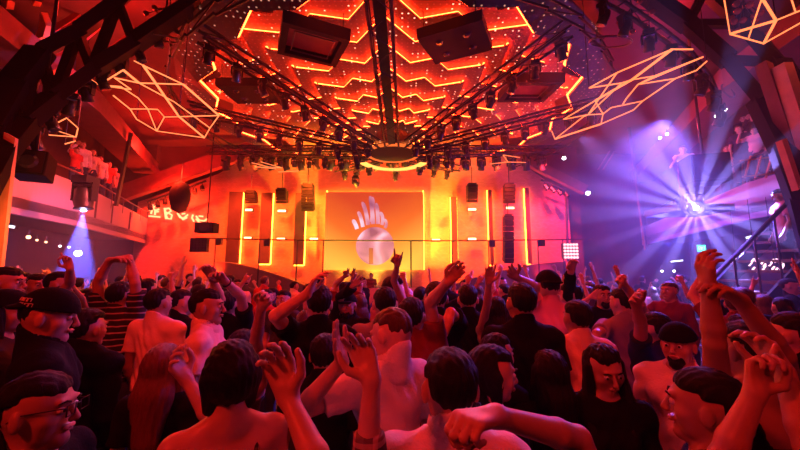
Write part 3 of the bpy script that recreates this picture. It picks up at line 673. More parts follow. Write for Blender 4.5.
# bar with strings of lights under the right balcony
bar=tag(empty('bar_counter',(10.2,10.5,0)),'dark bar counter under the right balcony','counter')
MB().box((9.6,10.5,.55),(.7,5,1.1)).build('body',M['dark_wall'],bar); MB().box((9.6,10.5,1.12),(.85,5.1,.06)).build('worktop',M['black_metal'],bar)
for (px,py,Y,w,n,lab) in [(737,265,7.4,11,5,'left one of the oval light garlands above the crowd on the right'),(756,267,6.6,14,6,'middle tilted light garland above the crowd on the right'),(775,267,6.4,12,6,'right light garland above the crowd under the stairs')]:
    c=P(px,py,Y); t=tag(empty('light_garland',tuple(c)),lab,'light'); R=Euler((0,.3,0)).to_matrix(); rw=w/2/F*Y
    m_=MB(); ring=[c+R@Vector((rw*math.cos(a),.0,rw*.75*math.sin(a))) for a in [2*PI*i/16 for i in range(17)]]; m_.tube(ring,.008,4); m_.build('ring',M['dark_metal'],t)
    for i in range(n+3):
        m_=MB(); p=c+R@Vector((rw*math.cos(i*2.4),0,rw*.75*math.sin(i*2.4))); m_.beam(p,p+R@Vector((.04,0,.08)),.02,.02); m_.build('bulb',M['garland'],t)
    m_=MB(); m_.tube([c+Vector((0,0,rw*.7)),Vector((c.x,c.y,3.3))],.006,4); m_.build('cord',M['cable'],t)
# ------------------------------------------------------------------ staircase on the right
SX0,SX1,SY0,SY1=3.9,7.7,5.9,7.1
t=tag(empty('staircase',(5.8,6.5,0)),'dark open staircase rising to the right edge with a straight handrail','staircase')
n=14; m_=MB()
for i in range(n):
    x=SX0+1.2+(SX1-SX0-1.2)*i/(n-1)*1.0; z=.24*(i+1)*.80
    m_=MB(); m_.box((x,6.5,z-.03),(.30,1.2,.05)); m_.build('tread',M['stage_deck'],t)
for y in (5.92,7.08):
    m_=MB(); m_.beam((SX0+1.0,y,.05),(SX1+.1,y,.24*n*.80),.05,.28); m_.build('stringer',M['black_metal'],t)
A=P(703,288,5.9);B=P(803,187,5.9); m_=MB(); m_.tube([A,B],.035,8)
m_.build('handrail',M['rail'],t)
for i in range(5):
    f=.1+i*.2; p=A.lerp(B,f); m_=MB(); zt=max(0,(p.x-(SX0+1.0))/(SX1-SX0-.9)*.24*n*.8); m_.tube([p,Vector((p.x,p.y,min(zt,p.z-.3)))],.018,6); m_.build('baluster',M['rail'],t)
# platform of the performer on the right balcony
t=tag(empty('performer_podium',(8.2,9.6,3.6)),'small podium projecting from the right balcony above the violet light','platform')
c=P(684,190,9.2); MB().box((c.x+.1,9.3,3.52),(1.5,1.2,.18)).build('deck',M['black_metal'],t); PODZ=3.61
# ladder-back chair on the right balcony
c=P(758,168,7.9); t=tag(empty('ladder_back_chair',tuple(c)),'light wooden lattice chair raised above the right balcony front','chair')
for q in (-.25,.0,.25): MB().beam(c+Vector((q-.1,0,-.25)),c+Vector((q+.12,0,.3)),.035,.03).build('slat',M['fin'],t)
for q in (-.22,.18): MB().beam(c+Vector((-.4,0,q)),c+Vector((.42,0,q+.1)),.03,.035).build('rail',M['fin'],t)
# ------------------------------------------------------------------ beam lights
def beamhead(px,py,Y,lab,tgt,m='lamp_blue',s=1.2,hang=.5):
    c=P(px,py,Y); t=tag(empty('beam_light',tuple(c)),lab,'stage light'); d=(Vector(tgt)-c).normalized(); R=d.to_track_quat('Z','Y').to_matrix()
    h=MB().lathe([(.08*s,-.42*s),(.13*s,-.36*s),(.15*s,-.15*s),(.13*s,-.03*s),(.15*s,0),(.12*s,.005*s)],c-d*.03,R,16).build('head',M['dark_metal'],t,smooth=True)
    MB().lathe([(.04*s,.0),(.038*s,.012)],c+d*.01,R,16).build('lens',M[m],h)
    m_=MB(); m_.box(c+Vector((0,.0,.30*s))-d*.2,(.38*s,.14*s,.05)); 
    for q in (-1,1): m_.box(c-d*.2*s+Vector((q*.18*s,0,.14*s)),(.03,.12*s,.34*s))
    m_.build('yoke',M['black_metal'],t); MB().box(c-d*.2*s+Vector((0,0,.36*s)),(.28*s,.28*s,.14*s)).build('base',M['black_metal'],t)
    return c,d
STAR,_=beamhead(696,208,8.0,'bright violet-white beam light shining at the camera from the right balcony',(4.0,2,2.3))
BL,_=beamhead(83.5,210,8.0,'moving head on the left balcony throwing a blue beam down',(P(82,300,8.0)),s=1.3)
SB,_=beamhead(357,186,14.8,'small beam light throwing violet light on the screen top',P(372,215,16.5),s=.8)
# ------------------------------------------------------------------ people: one continuous surface per body, grown from a distance field
f32=np.float32
class Field:
    def __init__(s, lo, hi, h):
        s.h=h; s.lo=np.array(lo,float)-2*h; s.n=np.maximum(4,np.ceil((np.array(hi)-s.lo)/h).astype(int)+3)
        s.D=np.full(s.n,.09,f32); s.ax=[(s.lo[i]+np.arange(s.n[i])*h).astype(f32) for i in range(3)]
    def sl(s, lo, hi, m):
        r=[]
        for i in range(3):
            a=max(0,int((lo[i]-m-s.lo[i])/s.h)); b=min(s.n[i],int((hi[i]+m-s.lo[i])/s.h)+2)
            if b<=a: return None
            r.append(slice(a,b))
        return tuple(r)
    def pts(s, q): return s.ax[0][q[0]][:,None,None], s.ax[1][q[1]][None,:,None], s.ax[2][q[2]][None,None,:]
    def smin(s, q, d, k):
        A=s.D[q]
        if k<=0: s.D[q]=np.minimum(A,d); return
        hh=np.clip(.5+.5*(A-d)/k,0,1); s.D[q]=A*(1-hh)+d*hh-k*hh*(1-hh)
    def carve(s, q, d, k):
        A=s.D[q]; d=-d; hh=np.clip(.5-.5*(A-d)/k,0,1); s.D[q]=A*(1-hh)+d*hh+k*hh*(1-hh)
def cap_d(X,Y,Z,a,b,ra,rb,sc=(1,1,1)):
    ax,ay,az=[a[i]*sc[i] for i in range(3)]; bx,by,bz=[b[i]*sc[i] for i in range(3)]
    X=X*sc[0]-ax; Y=Y*sc[1]-ay; Z=Z*sc[2]-az; dx,dy,dz=bx-ax,by-ay,bz-az; L=dx*dx+dy*dy+dz*dz+1e-9
    t=np.clip((X*dx+Y*dy+Z*dz)/L,0,1); return (np.sqrt((X-t*dx)**2+(Y-t*dy)**2+(Z-t*dz)**2)-(ra+(rb-ra)*t))/max(sc)**.6
def cap(F_,a,b,ra,rb,k=.02,sc=(1,1,1),sub=False,clip=None):
    r=max(ra,rb)/min(sc); lo=[min(a[i],b[i])-r for i in range(3)]; hi=[max(a[i],b[i])+r for i in range(3)]
    q=F_.sl(lo,hi,k+.012)
    if q is None: return
    X,Y,Z=F_.pts(q); d=cap_d(X,Y,Z,a,b,ra,rb,sc)
    if clip is not None:                        # (point, normal): keep only behind the plane
        p,nn=clip; d=np.maximum(d,(X-p[0])*nn[0]+(Y-p[1])*nn[1]+(Z-p[2])*nn[2])
    if sub: F_.carve(q,d,k)
    else: F_.smin(q,d,k)
def ell(F_,c,r,R=None,k=.01,sub=False,fn=None):
    m=max(r); q=F_.sl([c[i]-m for i in range(3)],[c[i]+m for i in range(3)],k+.012)
    if q is None: return
    X,Y,Z=F_.pts(q); X=X-c[0];Y=Y-c[1];Z=Z-c[2]
    if R is not None:
        I=R.transposed(); X,Y,Z=(I[0][0]*X+I[0][1]*Y+I[0][2]*Z, I[1][0]*X+I[1][1]*Y+I[1][2]*Z, I[2][0]*X+I[2][1]*Y+I[2][2]*Z)
    k0=np.sqrt((X/r[0])**2+(Y/r[1])**2+(Z/r[2])**2)+1e-6; k1=np.sqrt((X/r[0]**2)**2+(Y/r[1]**2)**2+(Z/r[2]**2)**2)+1e-6
    d=k0*(k0-1)/k1
    if fn is not None: d=fn(d,X,Y,Z)
    if sub: F_.carve(q,d.astype(f32),k)
    else: F_.smin(q,d.astype(f32),k)
def surfnet(F_):
    D=F_.D; S=D<0
    c=S[:-1,:-1,:-1].astype(np.int8)
    for o in [(0,0,1),(0,1,0),(0,1,1),(1,0,0),(1,0,1),(1,1,0),(1,1,1)]:
        c=c+S[o[0]:S.shape[0]-1+o[0],o[1]:S.shape[1]-1+o[1],o[2]:S.shape[2]-1+o[2]]
    act=(c>0)&(c<8); idx=np.full(act.shape,-1,np.int32); I,J,K=np.nonzero(act); N=len(I); idx[I,J,K]=np.arange(N)
    if N==0: return np.zeros((0,3)),np.zeros((0,4),int)
    acc=np.zeros((N,3)); cnt=np.zeros(N)
    cor=[(a,b,e) for a in (0,1) for b in (0,1) for e in (0,1)]
    V={o:D[I+o[0],J+o[1],K+o[2]] for o in cor}
    for o in cor:
        for ax in range(3):
            if o[ax]: continue
            p=list(o); p[ax]=1; p=tuple(p); a=V[o]; b=V[p]; m=(a<0)!=(b<0); t=np.where(m,a/(a-b+1e-12),0)
            for q in range(3): acc[:,q]+=np.where(m,o[q]+(t if q==ax else 0),0)
            cnt+=m
    P_=F_.lo+(np.stack([I,J,K],1)+acc/np.maximum(cnt,1)[:,None])*F_.h
    fs=[]
    for ax in range(3):
        u,v=(ax+1)%3,(ax+2)%3
        sh=list(S.shape); s0=[slice(None)]*3; s1=[slice(None)]*3; s0[ax]=slice(0,sh[ax]-1); s1[ax]=slice(1,sh[ax])
        d=S[tuple(s0)]!=S[tuple(s1)]; e=np.stack(np.nonzero(d),1); ok=(e[:,u]>0)&(e[:,v]>0)&(e[:,u]<sh[u]-1)&(e[:,v]<sh[v]-1); e=e[ok]
        def g(du,dv):
            w=e.copy(); w[:,u]+=du; w[:,v]+=dv; return idx[w[:,0],w[:,1],w[:,2]]
        Q=np.stack([g(-1,-1),g(0,-1),g(0,0),g(-1,0)],1); ins=S[e[:,0],e[:,1],e[:,2]]; Q[~ins]=Q[~ins][:,::-1]; fs.append(Q)
    return P_,np.concatenate(fs)
def mesh_from(F_,name,m,parent,smooth_it=0):
    v,f=surfnet(F_); f=f[(f>=0).all(1)]
    me=bpy.data.meshes.new(name); me.vertices.add(len(v)); me.vertices.foreach_set('co',v.astype(f32).ravel())
    me.loops.add(f.size); me.loops.foreach_set('vertex_index',f.astype(np.int32).ravel()); me.polygons.add(len(f))
    me.polygons.foreach_set('loop_start',np.arange(0,f.size,4,dtype=np.int32)); me.update(calc_edges=True); me.shade_smooth()
    me.materials.append(m); o=bpy.data.objects.new(name,me); COL.objects.link(o); o.parent=parent
    o.material_slots[0].link='OBJECT'; o.material_slots[0].material=m; return o
def skinmat(name,col):
    m,n,out=nt(name); b=n.nodes.new('ShaderNodeBsdfPrincipled'); tc=n.nodes.new('ShaderNodeTexCoord')
    nz=n.nodes.new('ShaderNodeTexNoise'); nz.inputs['Scale'].default_value=14; n.links.new(tc.outputs['Object'],nz.inputs['Vector'])
    mx=n.nodes.new('ShaderNodeMix'); mx.data_type='RGBA'; mx.inputs[6].default_value=tuple(c*.88 for c in col)+(1,); mx.inputs[7].default_value=tuple(min(1,c*1.1) for c in col)+(1,)
    n.links.new(nz.outputs['Fac'],mx.inputs[0]); n.links.new(mx.outputs[2],b.inputs['Base Color']); b.inputs['Roughness'].default_value=.42
    n2=n.nodes.new('ShaderNodeTexNoise'); n2.inputs['Scale'].default_value=260; n.links.new(tc.outputs['Object'],n2.inputs['Vector'])
    bp=n.nodes.new('ShaderNodeBump'); bp.inputs['Strength'].default_value=.12; bp.inputs['Distance'].default_value=.002; n.links.new(n2.outputs['Fac'],bp.inputs['Height']); n.links.new(bp.outputs[0],b.inputs['Normal'])
    n.links.new(b.outputs[0],out.inputs[0]); return m
SK=[skinmat('warm skin',(.54,.32,.23)),skinmat('tan skin',(.44,.26,.18)),skinmat('fair skin',(.62,.41,.32))]
HM={'black':mat('black hair',(.006,.005,.005),.55,0,.5,30,.6,60,(8,8,1.2),spec=.25),'brown':mat('dark brown hair',(.07,.035,.022),.38,0,.5,30,.6,60,(8,8,1.2)),'auburn':mat('reddish brown hair',(.16,.06,.04),.38,0,.5,30,.6,60,(8,8,1.2))}
def cloth(name,c,var=.15): return mat(name+' cloth',c,.9,0,var,5,.25,90,spec=.15)
CM={'black':cloth('black',(.006,.006,.008)),'white':cloth('white',(.86,.84,.82)),'grey':cloth('grey',(.28,.27,.27)),'dark grey':cloth('dark grey',(.06,.06,.065)),'navy':cloth('navy',(.02,.03,.08)),'red':cloth('red',(.55,.06,.05)),'cream':cloth('cream',(.85,.72,.58)),'denim':cloth('denim',(.05,.07,.13)),'maroon':cloth('maroon',(.18,.03,.03)),'pink':cloth('pink',(.75,.35,.38)),'blue':cloth('blue',(.08,.14,.45)),'olive':cloth('olive',(.12,.12,.06))}
def striped(name,c1,c2,scale,plaid=False):
    m,n,out=nt(name); b=n.nodes.new('ShaderNodeBsdfPrincipled'); tc=n.nodes.new('ShaderNodeTexCoord'); sp=n.nodes.new('ShaderNodeSeparateXYZ'); n.links.new(tc.outputs['Object'],sp.inputs[0])
    nz=n.nodes.new('ShaderNodeTexNoise'); nz.inputs['Scale'].default_value=5; n.links.new(tc.outputs['Object'],nz.inputs['Vector'])
    def st(o,sc_,w): return math_node(n,'LESS_THAN',math_node(n,'FRACT',math_node(n,'MULTIPLY',math_node(n,'ADD',o,math_node(n,'MULTIPLY',nz.outputs['Fac'],.03)),sc_)),w)
    f=st(sp.outputs[2],scale,.22)
    if plaid:
        g=st(sp.outputs[0],scale,.22); h=math_node(n,'MULTIPLY',st(sp.outputs[2],scale,.6),.12); h2=math_node(n,'MULTIPLY',st(sp.outputs[0],scale,.6),.12)
        f=math_node(n,'ADD',math_node(n,'MULTIPLY',math_node(n,'ADD',f,g),.45),math_node(n,'ADD',h,h2))
    mx=n.nodes.new('ShaderNodeMix'); mx.data_type='RGBA'; mx.inputs[6].default_value=tuple(c1)+(1,); mx.inputs[7].default_value=tuple(c2)+(1,); n.links.new(f,mx.inputs[0])
    n.links.new(mx.outputs[2],b.inputs['Base Color']); b.inputs['Roughness'].default_value=.85; n.links.new(b.outputs[0],out.inputs[0]); return m
CM['striped']=striped('black cloth with thin pale stripes',(.012,.012,.014),(.42,.34,.32),21)
CM['plaid']=striped('plaid flannel',(.03,.02,.03),(.62,.45,.40),16,True)
CM['patterned']=striped('dark floral cloth',(.02,.015,.02),(.5,.4,.4),30,True)
EYE=mat('eye white',(.75,.72,.70),.15); IRIS=mat('dark iris',(.03,.02,.015),.1); LIP=skinmat('lip skin',(.40,.17,.14))
V3=lambda *a: Vector(a)
CURL={'open':(.10,.08,.10,.14,.15),'relaxed':(.30,.42,.5,.58,.35),'fist':(1.15,1.2,1.25,1.25,.9),'point':(.05,1.1,1.2,1.2,.8),'horns':(.08,1.15,1.15,.1,.7),'half':(.55,.6,.65,.7,.5),'claw':(.45,.5,.55,.6,.2),'two':(.08,.1,1.2,1.2,.9)}
def hand(F_,W,d,nrm,side,shape,fat=1.0,only=None):
    d=d.normalized(); t=nrm.cross(d).normalized()*side; nrm=d.cross(t)*(-side) if False else nrm; nrm=(nrm-d*nrm.dot(d)).normalized()
    cu=CURL[shape]; k=.009
    offs=(.030,.010,-.010,-.028); ln=(.074,.082,.076,.060); kn=(.086,.090,.086,.078)
    for i in range(4):
        kp=W+d*kn[i]+t*offs[i]; cap(F_,W+d*.005+t*offs[i]*.5,kp,.0145,.0115*fat,k)
        ang=0; dirn=d+t*(offs[i]*(4.2 if shape in('open','claw','horns') else 1.5)); dirn.normalize(); p=kp; L=ln[i]; rr=.0093*fat if i<3 else .0082*fat
        for j,(fr,cf) in enumerate(((.44,.75),(.31,1.15),(.25,.75))):
            ang+=cu[i]*cf; q=p+(dirn*math.cos(ang)+nrm*math.sin(ang))*L*fr; cap(F_,p,q,rr*(1-.07*j),rr*(1-.07*(j+1)),.004); p=q
    b=W+d*.022+t*.022+nrm*.006; c1=b+(d*.62+t*.72+nrm*.25*(1+cu[4])).normalized()*.042; c2=c1+(d*(.85)+t*(.45-cu[4]*.9)+nrm*.5*cu[4]).normalized()*.034; c3=c2+(d*.9+t*(.2-cu[4])+nrm*.6*cu[4]).normalized()*.026
    cap(F_,b,c1,.015,.012*fat,k); cap(F_,c1,c2,.0115*fat,.0102*fat,.004); cap(F_,c2,c3,.0102*fat,.0085*fat,.004)
def make_person(kind='m',h=.0075,arms=None,top='tee',topcol='black',trcol='denim',hair='short',haircol='black',skin=0,lean=(0,0),head=(0,0,0),lower=True,face=True,fat=1.0,glasses=False,cap_=None,watch=None,earring=False,local_arms=None,beard=False,sleeve_t=.62,headscale=1.0,roll=.93):
    """builds a figure at the origin facing +Y in a 1.70 m frame; arms: {-1: left, 1: right} in local space as (elbow, wrist, fingertip dir, palm normal, shape)"""
    root=empty('person'); fem=kind=='f'; lx,ly=lean
    L=lambda f,z,x=0,y=0: V3(lx*f+x,ly*f+y,z)
    sk=SK[skin]; sw=.150 if fem else .172
    R=Euler((head[0],head[1],head[2])).to_matrix(); hc=L(1.1,1.59); hs=headscale
    Hd=lambda x,y,z: hc+R@V3(x,y,z)*hs
    A={}
    for s in (-1,1):
        arm=(arms or {}).get(s)
        sh=L(.95,1.395,s*sw)
        if arm is None: el=sh+V3(s*.05,-.02,-.285); wr=el+V3(-s*.01,.10,-.225); arm=(el,wr,None,V3(-s,0,0),'relaxed')
        el,wr,fd,nm,shape=arm
        up=max(0,min(1,((el-sh).normalized().z+.15))); sh=sh+V3(-s*.02*up,0,.045*up)
        e=(el-sh); el=sh+e.normalized()*max(.24,min(.33,e.length)); w_=(wr-el); wr=el+w_.normalized()*max(.21,min(.29,w_.length))
        fd=(wr-el).normalized() if fd is None else fd.normalized()
        nm=(nm-fd*nm.dot(fd)); nm=nm.normalized() if nm.length>.05 else fd.orthogonal().normalized()
        A[s]=(sh,el,wr,fd,nm,shape)
    allp=[p for a in A.values() for p in (a[0],a[1],a[2],a[2]+a[3]*.2)]+[Hd(0,0,0)+V3(0,0,.16),Hd(0,0,0)-V3(.16,.16,.1),Hd(0,0,0)+V3(.16,.16,0),L(0,.0,-.2,-.2),L(0,0,.2,.24)]
    lo=[min(p[i] for p in allp)-.06 for i in range(3)]; hi=[max(p[i] for p in allp)+.06 for i in range(3)]
    lo[2]=0 if lower else .85
    B=Field(lo,hi,h)
    def torso(F_,inf,k):
        k=k*.8
        w=1.0 if not fem else .9
        cap(F_,L(0,.90),L(.1,.99),.150*(1.0 if not fem else .98)+inf,.135*w+inf,k,(1,1.38,1))
        cap(F_,L(.1,.99),L(.4,1.10),.132*w+inf,.122*w*(.93 if fem else 1)+inf,k,(1,1.35,1))
        cap(F_,L(.4,1.10),L(.85,1.30),.120*w+inf,.140*w+inf,k,(1,1.42,1))
        cap(F_,L(.9,1.37,-sw*.72),L(.9,1.37,sw*.72),.066*w+inf,.066*w+inf,k)
        if fem:
            for s in (-1,1): ell(F_,L(.75,1.262,s*.058,.070),(.046+inf,.040+inf,.046+inf),None,k*.7)
        else:
            for s in (-1,1): ell(F_,L(.85,1.30,s*.07,.07),(.068+inf,.036+inf,.055+inf),None,k)
        for s in (-1,1): cap(F_,L(1,1.455,s*.03,-.01),A[s][0]+V3(-s*.02,0,.005),.040+inf,.036+inf,k)
    def armf(F_,s,inf,k,t1=1.0,t2=1.0):
        sh,el,wr,fd,nm,_=A[s]; g=.86 if fem else 1.0
        ell(F_,sh,(.054*g+inf,.054*g+inf,.054*g+inf),None,k)
        if t1<1:
            e=sh.lerp(el,t1); dr=(el-sh).normalized(); cap(F_,sh,e+dr*.03,.050*g+inf,(.043)*g+inf+.006,k,clip=(e,dr))
        else:
            cap(F_,sh,el,.047*g+inf,.035*g+inf,k); k=.010
            w2=el.lerp(wr,t2); m_=el.lerp(wr,.28); cap(F_,el,m_,.034*g+inf,.037*g+inf,k)
            if t2<1: dr=(wr-el).normalized(); cap(F_,m_,w2+dr*.02,.037*g+inf,.030*g+inf,k,clip=(w2,dr))
            else: cap(F_,m_,wr,.037*g+inf,.0245*g+inf,k)
    torso(B,0,.045)
    for s in (-1,1):
        armf(B,s,0,.022); sh,el,wr,fd,nm,shape=A[s]; 
        cap(B,wr,wr+fd*.03,.0235,.022,.015,); hand(B,wr,fd,nm,s,shape,fat)
    if lower:
        for s in (-1,1):
            hp=V3(s*.085,0,.90); kn=V3(s*.10,.03,.48); an=V3(s*.11,-.02,.09)
            cap(B,hp,kn,.082,.052,.03); cap(B,kn,an,.052,.034,.03); cap(B,an,an+V3(s*.02,.13,-.045),.034,.028,.02)
    # neck and head
    nb=L(1,1.44,0,-.015); cap(B,nb,Hd(0,-.022,-.045),.060 if not fem else .050,.052 if not fem else .043,.03)
    def RM(sx=1): return R
    ell(B,Hd(0,-.012,.022),(.0765*hs,.095*hs,.090*hs),R,.02)
    cap(B,Hd(0,.022,-.040),Hd(0,.058,-.086 if not fem else -.080),(.055 if not fem else .050)*hs,(.030 if not fem else .023)*hs,.022)
    for s in (-1,1):
        cap(B,Hd(s*.040,.045,-.020),Hd(s*.034,.030,-.06),.028*hs,.026*hs,.02)
        ell(B,Hd(s*.079,-.010,-.004),(.011,.019,.032),R@Matrix.Rotation(s*-.25,3,'Z'),.006)
    if face:
        bw=.0065 if fem else .011; cap(B,Hd(-.035,.078,.034),Hd(.035,.078,.034),bw,bw,.012)
        for s in (-1,1): ell(B,Hd(s*.031,.099,.010),(.017,.016,.0075),R,.008,sub=True)
        cap(B,Hd(0,.086,.016),Hd(0,.1045,-.022),.0075,.0115,.008); cap(B,Hd(-.010,.095,-.026),Hd(.010,.095,-.026),.008,.008,.006)
        cap(B,Hd(-.017,.086,-.050),Hd(.017,.086,-.050),.0085,.0085,.006); cap(B,Hd(-.022,.101,-.053),Hd(.022,.101,-.053),.0022,.0022,.003,sub=True)
    mesh_from(B,'body',sk,root)
    # clothes
    def finish(F_,amp=.0035,sd=0):
        X,Y,Z=F_.pts((slice(None),)*3)
        F_.D+=(amp*(np.sin(23*X+17*Z+sd)*np.sin(19*Y-31*Z+2*sd)+.6*np.sin(47*Z+13*X+9*np.sin(11*X))*np.cos(29*Y+sd))).astype(f32)
    T=Field([lo[0],lo[1],.80],[hi[0],hi[1],hi[2]],max(h,.0075))
    inf=.013 if top!='jacket' else .024
    if top in('tee','long','jacket','shirt'):
        torso(T,inf,.045)
        for s in (-1,1):
            if top in ('long','jacket'): armf(T,s,inf*.9,.02,1,roll)
            else: armf(T,s,inf*.9+.003,.02,sleeve_t,1)
        finish(T,.0055 if top!='jacket' else .007,lx*9+hc.x)
        cap(T,nb,Hd(0,-.022,-.045),(.060 if not fem else .050)+inf,(.052 if not fem else .043)+inf,.035)
        q=T.sl(tuple(nb-V3(.2,.2,.02)),tuple(nb+V3(.25,.25,.3)),.01); X,Y,Z=T.pts(q)
        T.carve(q,cap_d(X,Y,Z,nb+V3(0,.040,.094),Hd(0,.012,.06),.088,.16).astype(f32),.006)
    else:  # tank / strap top
        torso(T,.010,.04); finish(T,.003,1)
        X,Y,Z=T.pts((slice(None),)*3); zc=1.30
        T.D=np.maximum(T.D,(Z-(zc+.06*np.minimum(1,np.abs(np.abs(X-lx*.9)-.085)/.03)*-1+.03)).astype(f32))
        for s in (-1,1): cap(T,L(.9,1.32,s*.085,-.085),L(.95,1.42,s*.08,-.03),.012,.012,.008); cap(T,L(.95,1.42,s*.08,-.03),L(.9,1.30,s*.085,.10),.012,.012,.008)
    q=(slice(None),)*3; X,Y,Z=T.pts(q); T.D=np.maximum(T.D,(.86-Z).astype(f32))
    mesh_from(T,{'tee':'t_shirt','long':'long_sleeved_top','jacket':'jacket','shirt':'shirt','tank':'tank_top'}[top],CM[topcol],root)
    if top in ('shirt','jacket') :
        C_=Field(tuple(nb-V3(.13,.13,.05)),tuple(nb+V3(.13,.13,.10)),max(h*.8,.005)); cap(C_,nb+V3(0,.005,.0),nb+V3(0,-.004,.050),.088,.074,.0); cap(C_,nb+V3(0,.012,-.01),nb+V3(0,.0,.12),.066,.060,.003,sub=True)
        mesh_from(C_,'collar',CM[topcol],root)
    if lower:
        Q=Field([-.26,-.2,.0],[.26,.26,1.02],max(h,.012))
        cap(Q,V3(0,0,.90),V3(0,0,.96),.160,.152,.03,(1,1.36,1))
        for s in (-1,1): cap(Q,V3(s*.085,0,.88),V3(s*.10,.03,.48),.098,.070,.02); cap(Q,V3(s*.10,.03,.48),V3(s*.11,-.02,.13),.070,.062,.02,clip=(V3(0,0,.11),V3(0,0,-1)))
        mesh_from(Q,'trousers',CM[trcol],root)
        for s in (-1,1):
            Q=Field([s*.12-.12,-.14,-.03],[s*.12+.12,.24,.16],.012); an=V3(s*.11,-.03,.09); cap(Q,an,V3(s*.11,-.035,.052),.052,.050,.02); cap(Q,V3(s*.11,-.035,.045),V3(s*.135,.13,.035),.044,.040,.02)
            X,Y,Z=Q.pts((slice(None),)*3); Q.D=np.maximum(Q.D,(.001-Z).astype(f32)); mesh_from(Q,'shoe',CM['black'],root)
    # hair
    hh=max(h*.85,.005)
    if hair!='none':
        ext=.42 if hair in('long','longfront') else .14
        G=Field(tuple(hc-V3(.19,.19,ext)),tuple(hc+V3(.19,.19,.22)),hh)
        def shell(th,front,low,topz=.0):
            def fn(d,X,Y,Z):
                X=X/hs;Y=Y/hs;Z=Z/hs
                n_=.0022*np.sin(170*X+60*Z)*np.sin(150*Y+40*Z+30*X)+.0016*np.sin(260*X+90*Y)
                d=d+n_
                face_=np.maximum(.022-.25*(Z-.0)-Y+.012*np.sin(60*X), Z-front-.006*np.sin(70*X+9))      # face opening
                ear_=np.maximum(-.036-Y,Z-.016)
                nape_=np.maximum(.0-Z-.02*0, -1)*0+1; d=d+.012*np.clip((.02-Z)/.09,0,1)*(hair in ('short','cropped','quiff','messy'))
                d=d+(th*.75)*np.clip(1-face_/.035,0,1)
                if low>-.09: d=d+(th*.5)*np.clip(1-ear_/.03,0,1)
                d=np.maximum(d,-face_); d=np.maximum(d,-ear_) if hair not in ('long','longfront','bob') else d
                return np.maximum(d,low-Z)
            ell(G,Hd(0,-.014,.026+topz),((.0765+th)*hs,(.095+th)*hs,(.090+th)*hs),R,.012,fn=fn)
        if hair=='short': shell(.013,.036,-.075)
        elif hair=='cropped': shell(.007,.042,-.060)
        elif hair=='quiff': shell(.013,.040,-.066); cap(G,Hd(-.03,.055,.098),Hd(.035,.05,.108),.030,.026,.02)
        elif hair=='messy':
            shell(.017,.040,-.080,.004); rs=random.Random(int(hc.x*100)+5)
            for i in range(14): a=rs.uniform(0,6.28); r_=rs.uniform(.02,.075); p=V3(r_*math.cos(a),r_*math.sin(a)-.01,.085+rs.uniform(-.02,.012)); cap(G,Hd(*p),Hd(*(p+V3(rs.uniform(-.03,.03),rs.uniform(-.03,.03),.018))),.016,.005,.008)
        elif hair in('ponytail','bun'):
            shell(.012,.045,-.070); 
            if hair=='bun': ell(G,Hd(0,-.10,.075),(.036,.036,.034),R,.01)
            else: cap(G,Hd(0,-.10,.05),Hd(.02,-.135,-.02),.022,.034,.012); cap(G,Hd(.02,-.135,-.02),Hd(.03,-.11,-.13),.034,.014,.012)
        elif hair=='bob': shell(.016,.045,-.10); [cap(G,Hd(s*.065,-.02,.0),Hd(s*.06,-.01,-.085),.030,.022,.02) for s in(-1,1)]
        elif hair in('long','longfront'):
            shell(.015,.046,-.10)
            back=[Hd(0,-.045,.0),L(1.05,1.46,0,-.085),L(.9,1.27,.01,-.125)]
            def scap(a,b,ra,rb): cap(G,a,b,ra,rb,.02,(1,1.7,1))
            scap(back[0],back[1],.085,.098); scap(back[1],back[2],.098,.060)
            for s in (-1,1):
                cap(G,Hd(s*.070,-.005,.02),L(1.05,1.45,s*.085,.0),.026,.034,.02)
                if hair=='longfront': cap(G,L(1.05,1.45,s*.085,.0),L(.9,1.24,s*.085,.105),.034,.018,.02)
            X,Y,Z=G.pts((slice(None),)*3); G.D+=(.0016*np.sin(210*X+3*np.sin(11*Z))+.0012*np.cos(330*X+5*Z+90*Y)).astype(f32)
        mesh_from(G,'hair',HM[haircol],root)
    if cap_:
        G=Field(tuple(hc-V3(.2,.2,.06)),tuple(hc+V3(.2,.2,.2)),hh)
        ell(G,Hd(0,-.012,.030),(.094,.114,.112),R,.01,fn=lambda d,X,Y,Z:np.maximum(d,.014+.12*Y*(-1 if cap_=='back' else 1)-Z))
        sg=-1 if cap_=='back' else 1; cap(G,Hd(-.03,sg*.105,.046),Hd(.03,sg*.105,.046),.045,.045,.012,(1,1,3.4)); mesh_from(G,'cap',CM['black'],root)
    if beard:
        G=Field(tuple(hc-V3(.12,.16,.16)),tuple(hc+V3(.12,.16,.02)),hh); cap(G,Hd(0,.028,-.056),Hd(0,.060,-.094),.058,.034,.02)
        cap(G,Hd(0,.13,-.035),Hd(0,.09,.0),.05,.06,.01,sub=True); mesh_from(G,'beard',HM['black'],root)
    def small(nm,mb,m):
        me=bpy.data.meshes.new(nm); me.from_pydata([tuple(v) for v in mb.v],[],mb.f); me.materials.append(m); me.shade_smooth(); o=bpy.data.objects.new(nm,me); COL.objects.link(o); o.parent=root; return o
    if face:
        for s in (-1,1):
            prof=[(.0115*math.sin(a),-.0115*math.cos(a)) for a in [PI*(i+.5)/7 for i in range(7)]]
            e=small('eye',MB().lathe(prof,Hd(s*.031,.0765,.010),R,10),EYE)
            if h<.009:
                MB_=MB().lathe([(.0066,-.001),(.0055,.0008)],Hd(s*.031,.0878,.010),R@Matrix.Rotation(-PI/2,3,'X'),10); i_=small('iris',MB_,IRIS); i_.parent=e
            small('eyebrow',MB().tube([Hd(s*.016,.093,.032),Hd(s*.032,.092,.038),Hd(s*.050,.080,.033)],[.0035,.004,.002],5),HM['black'])
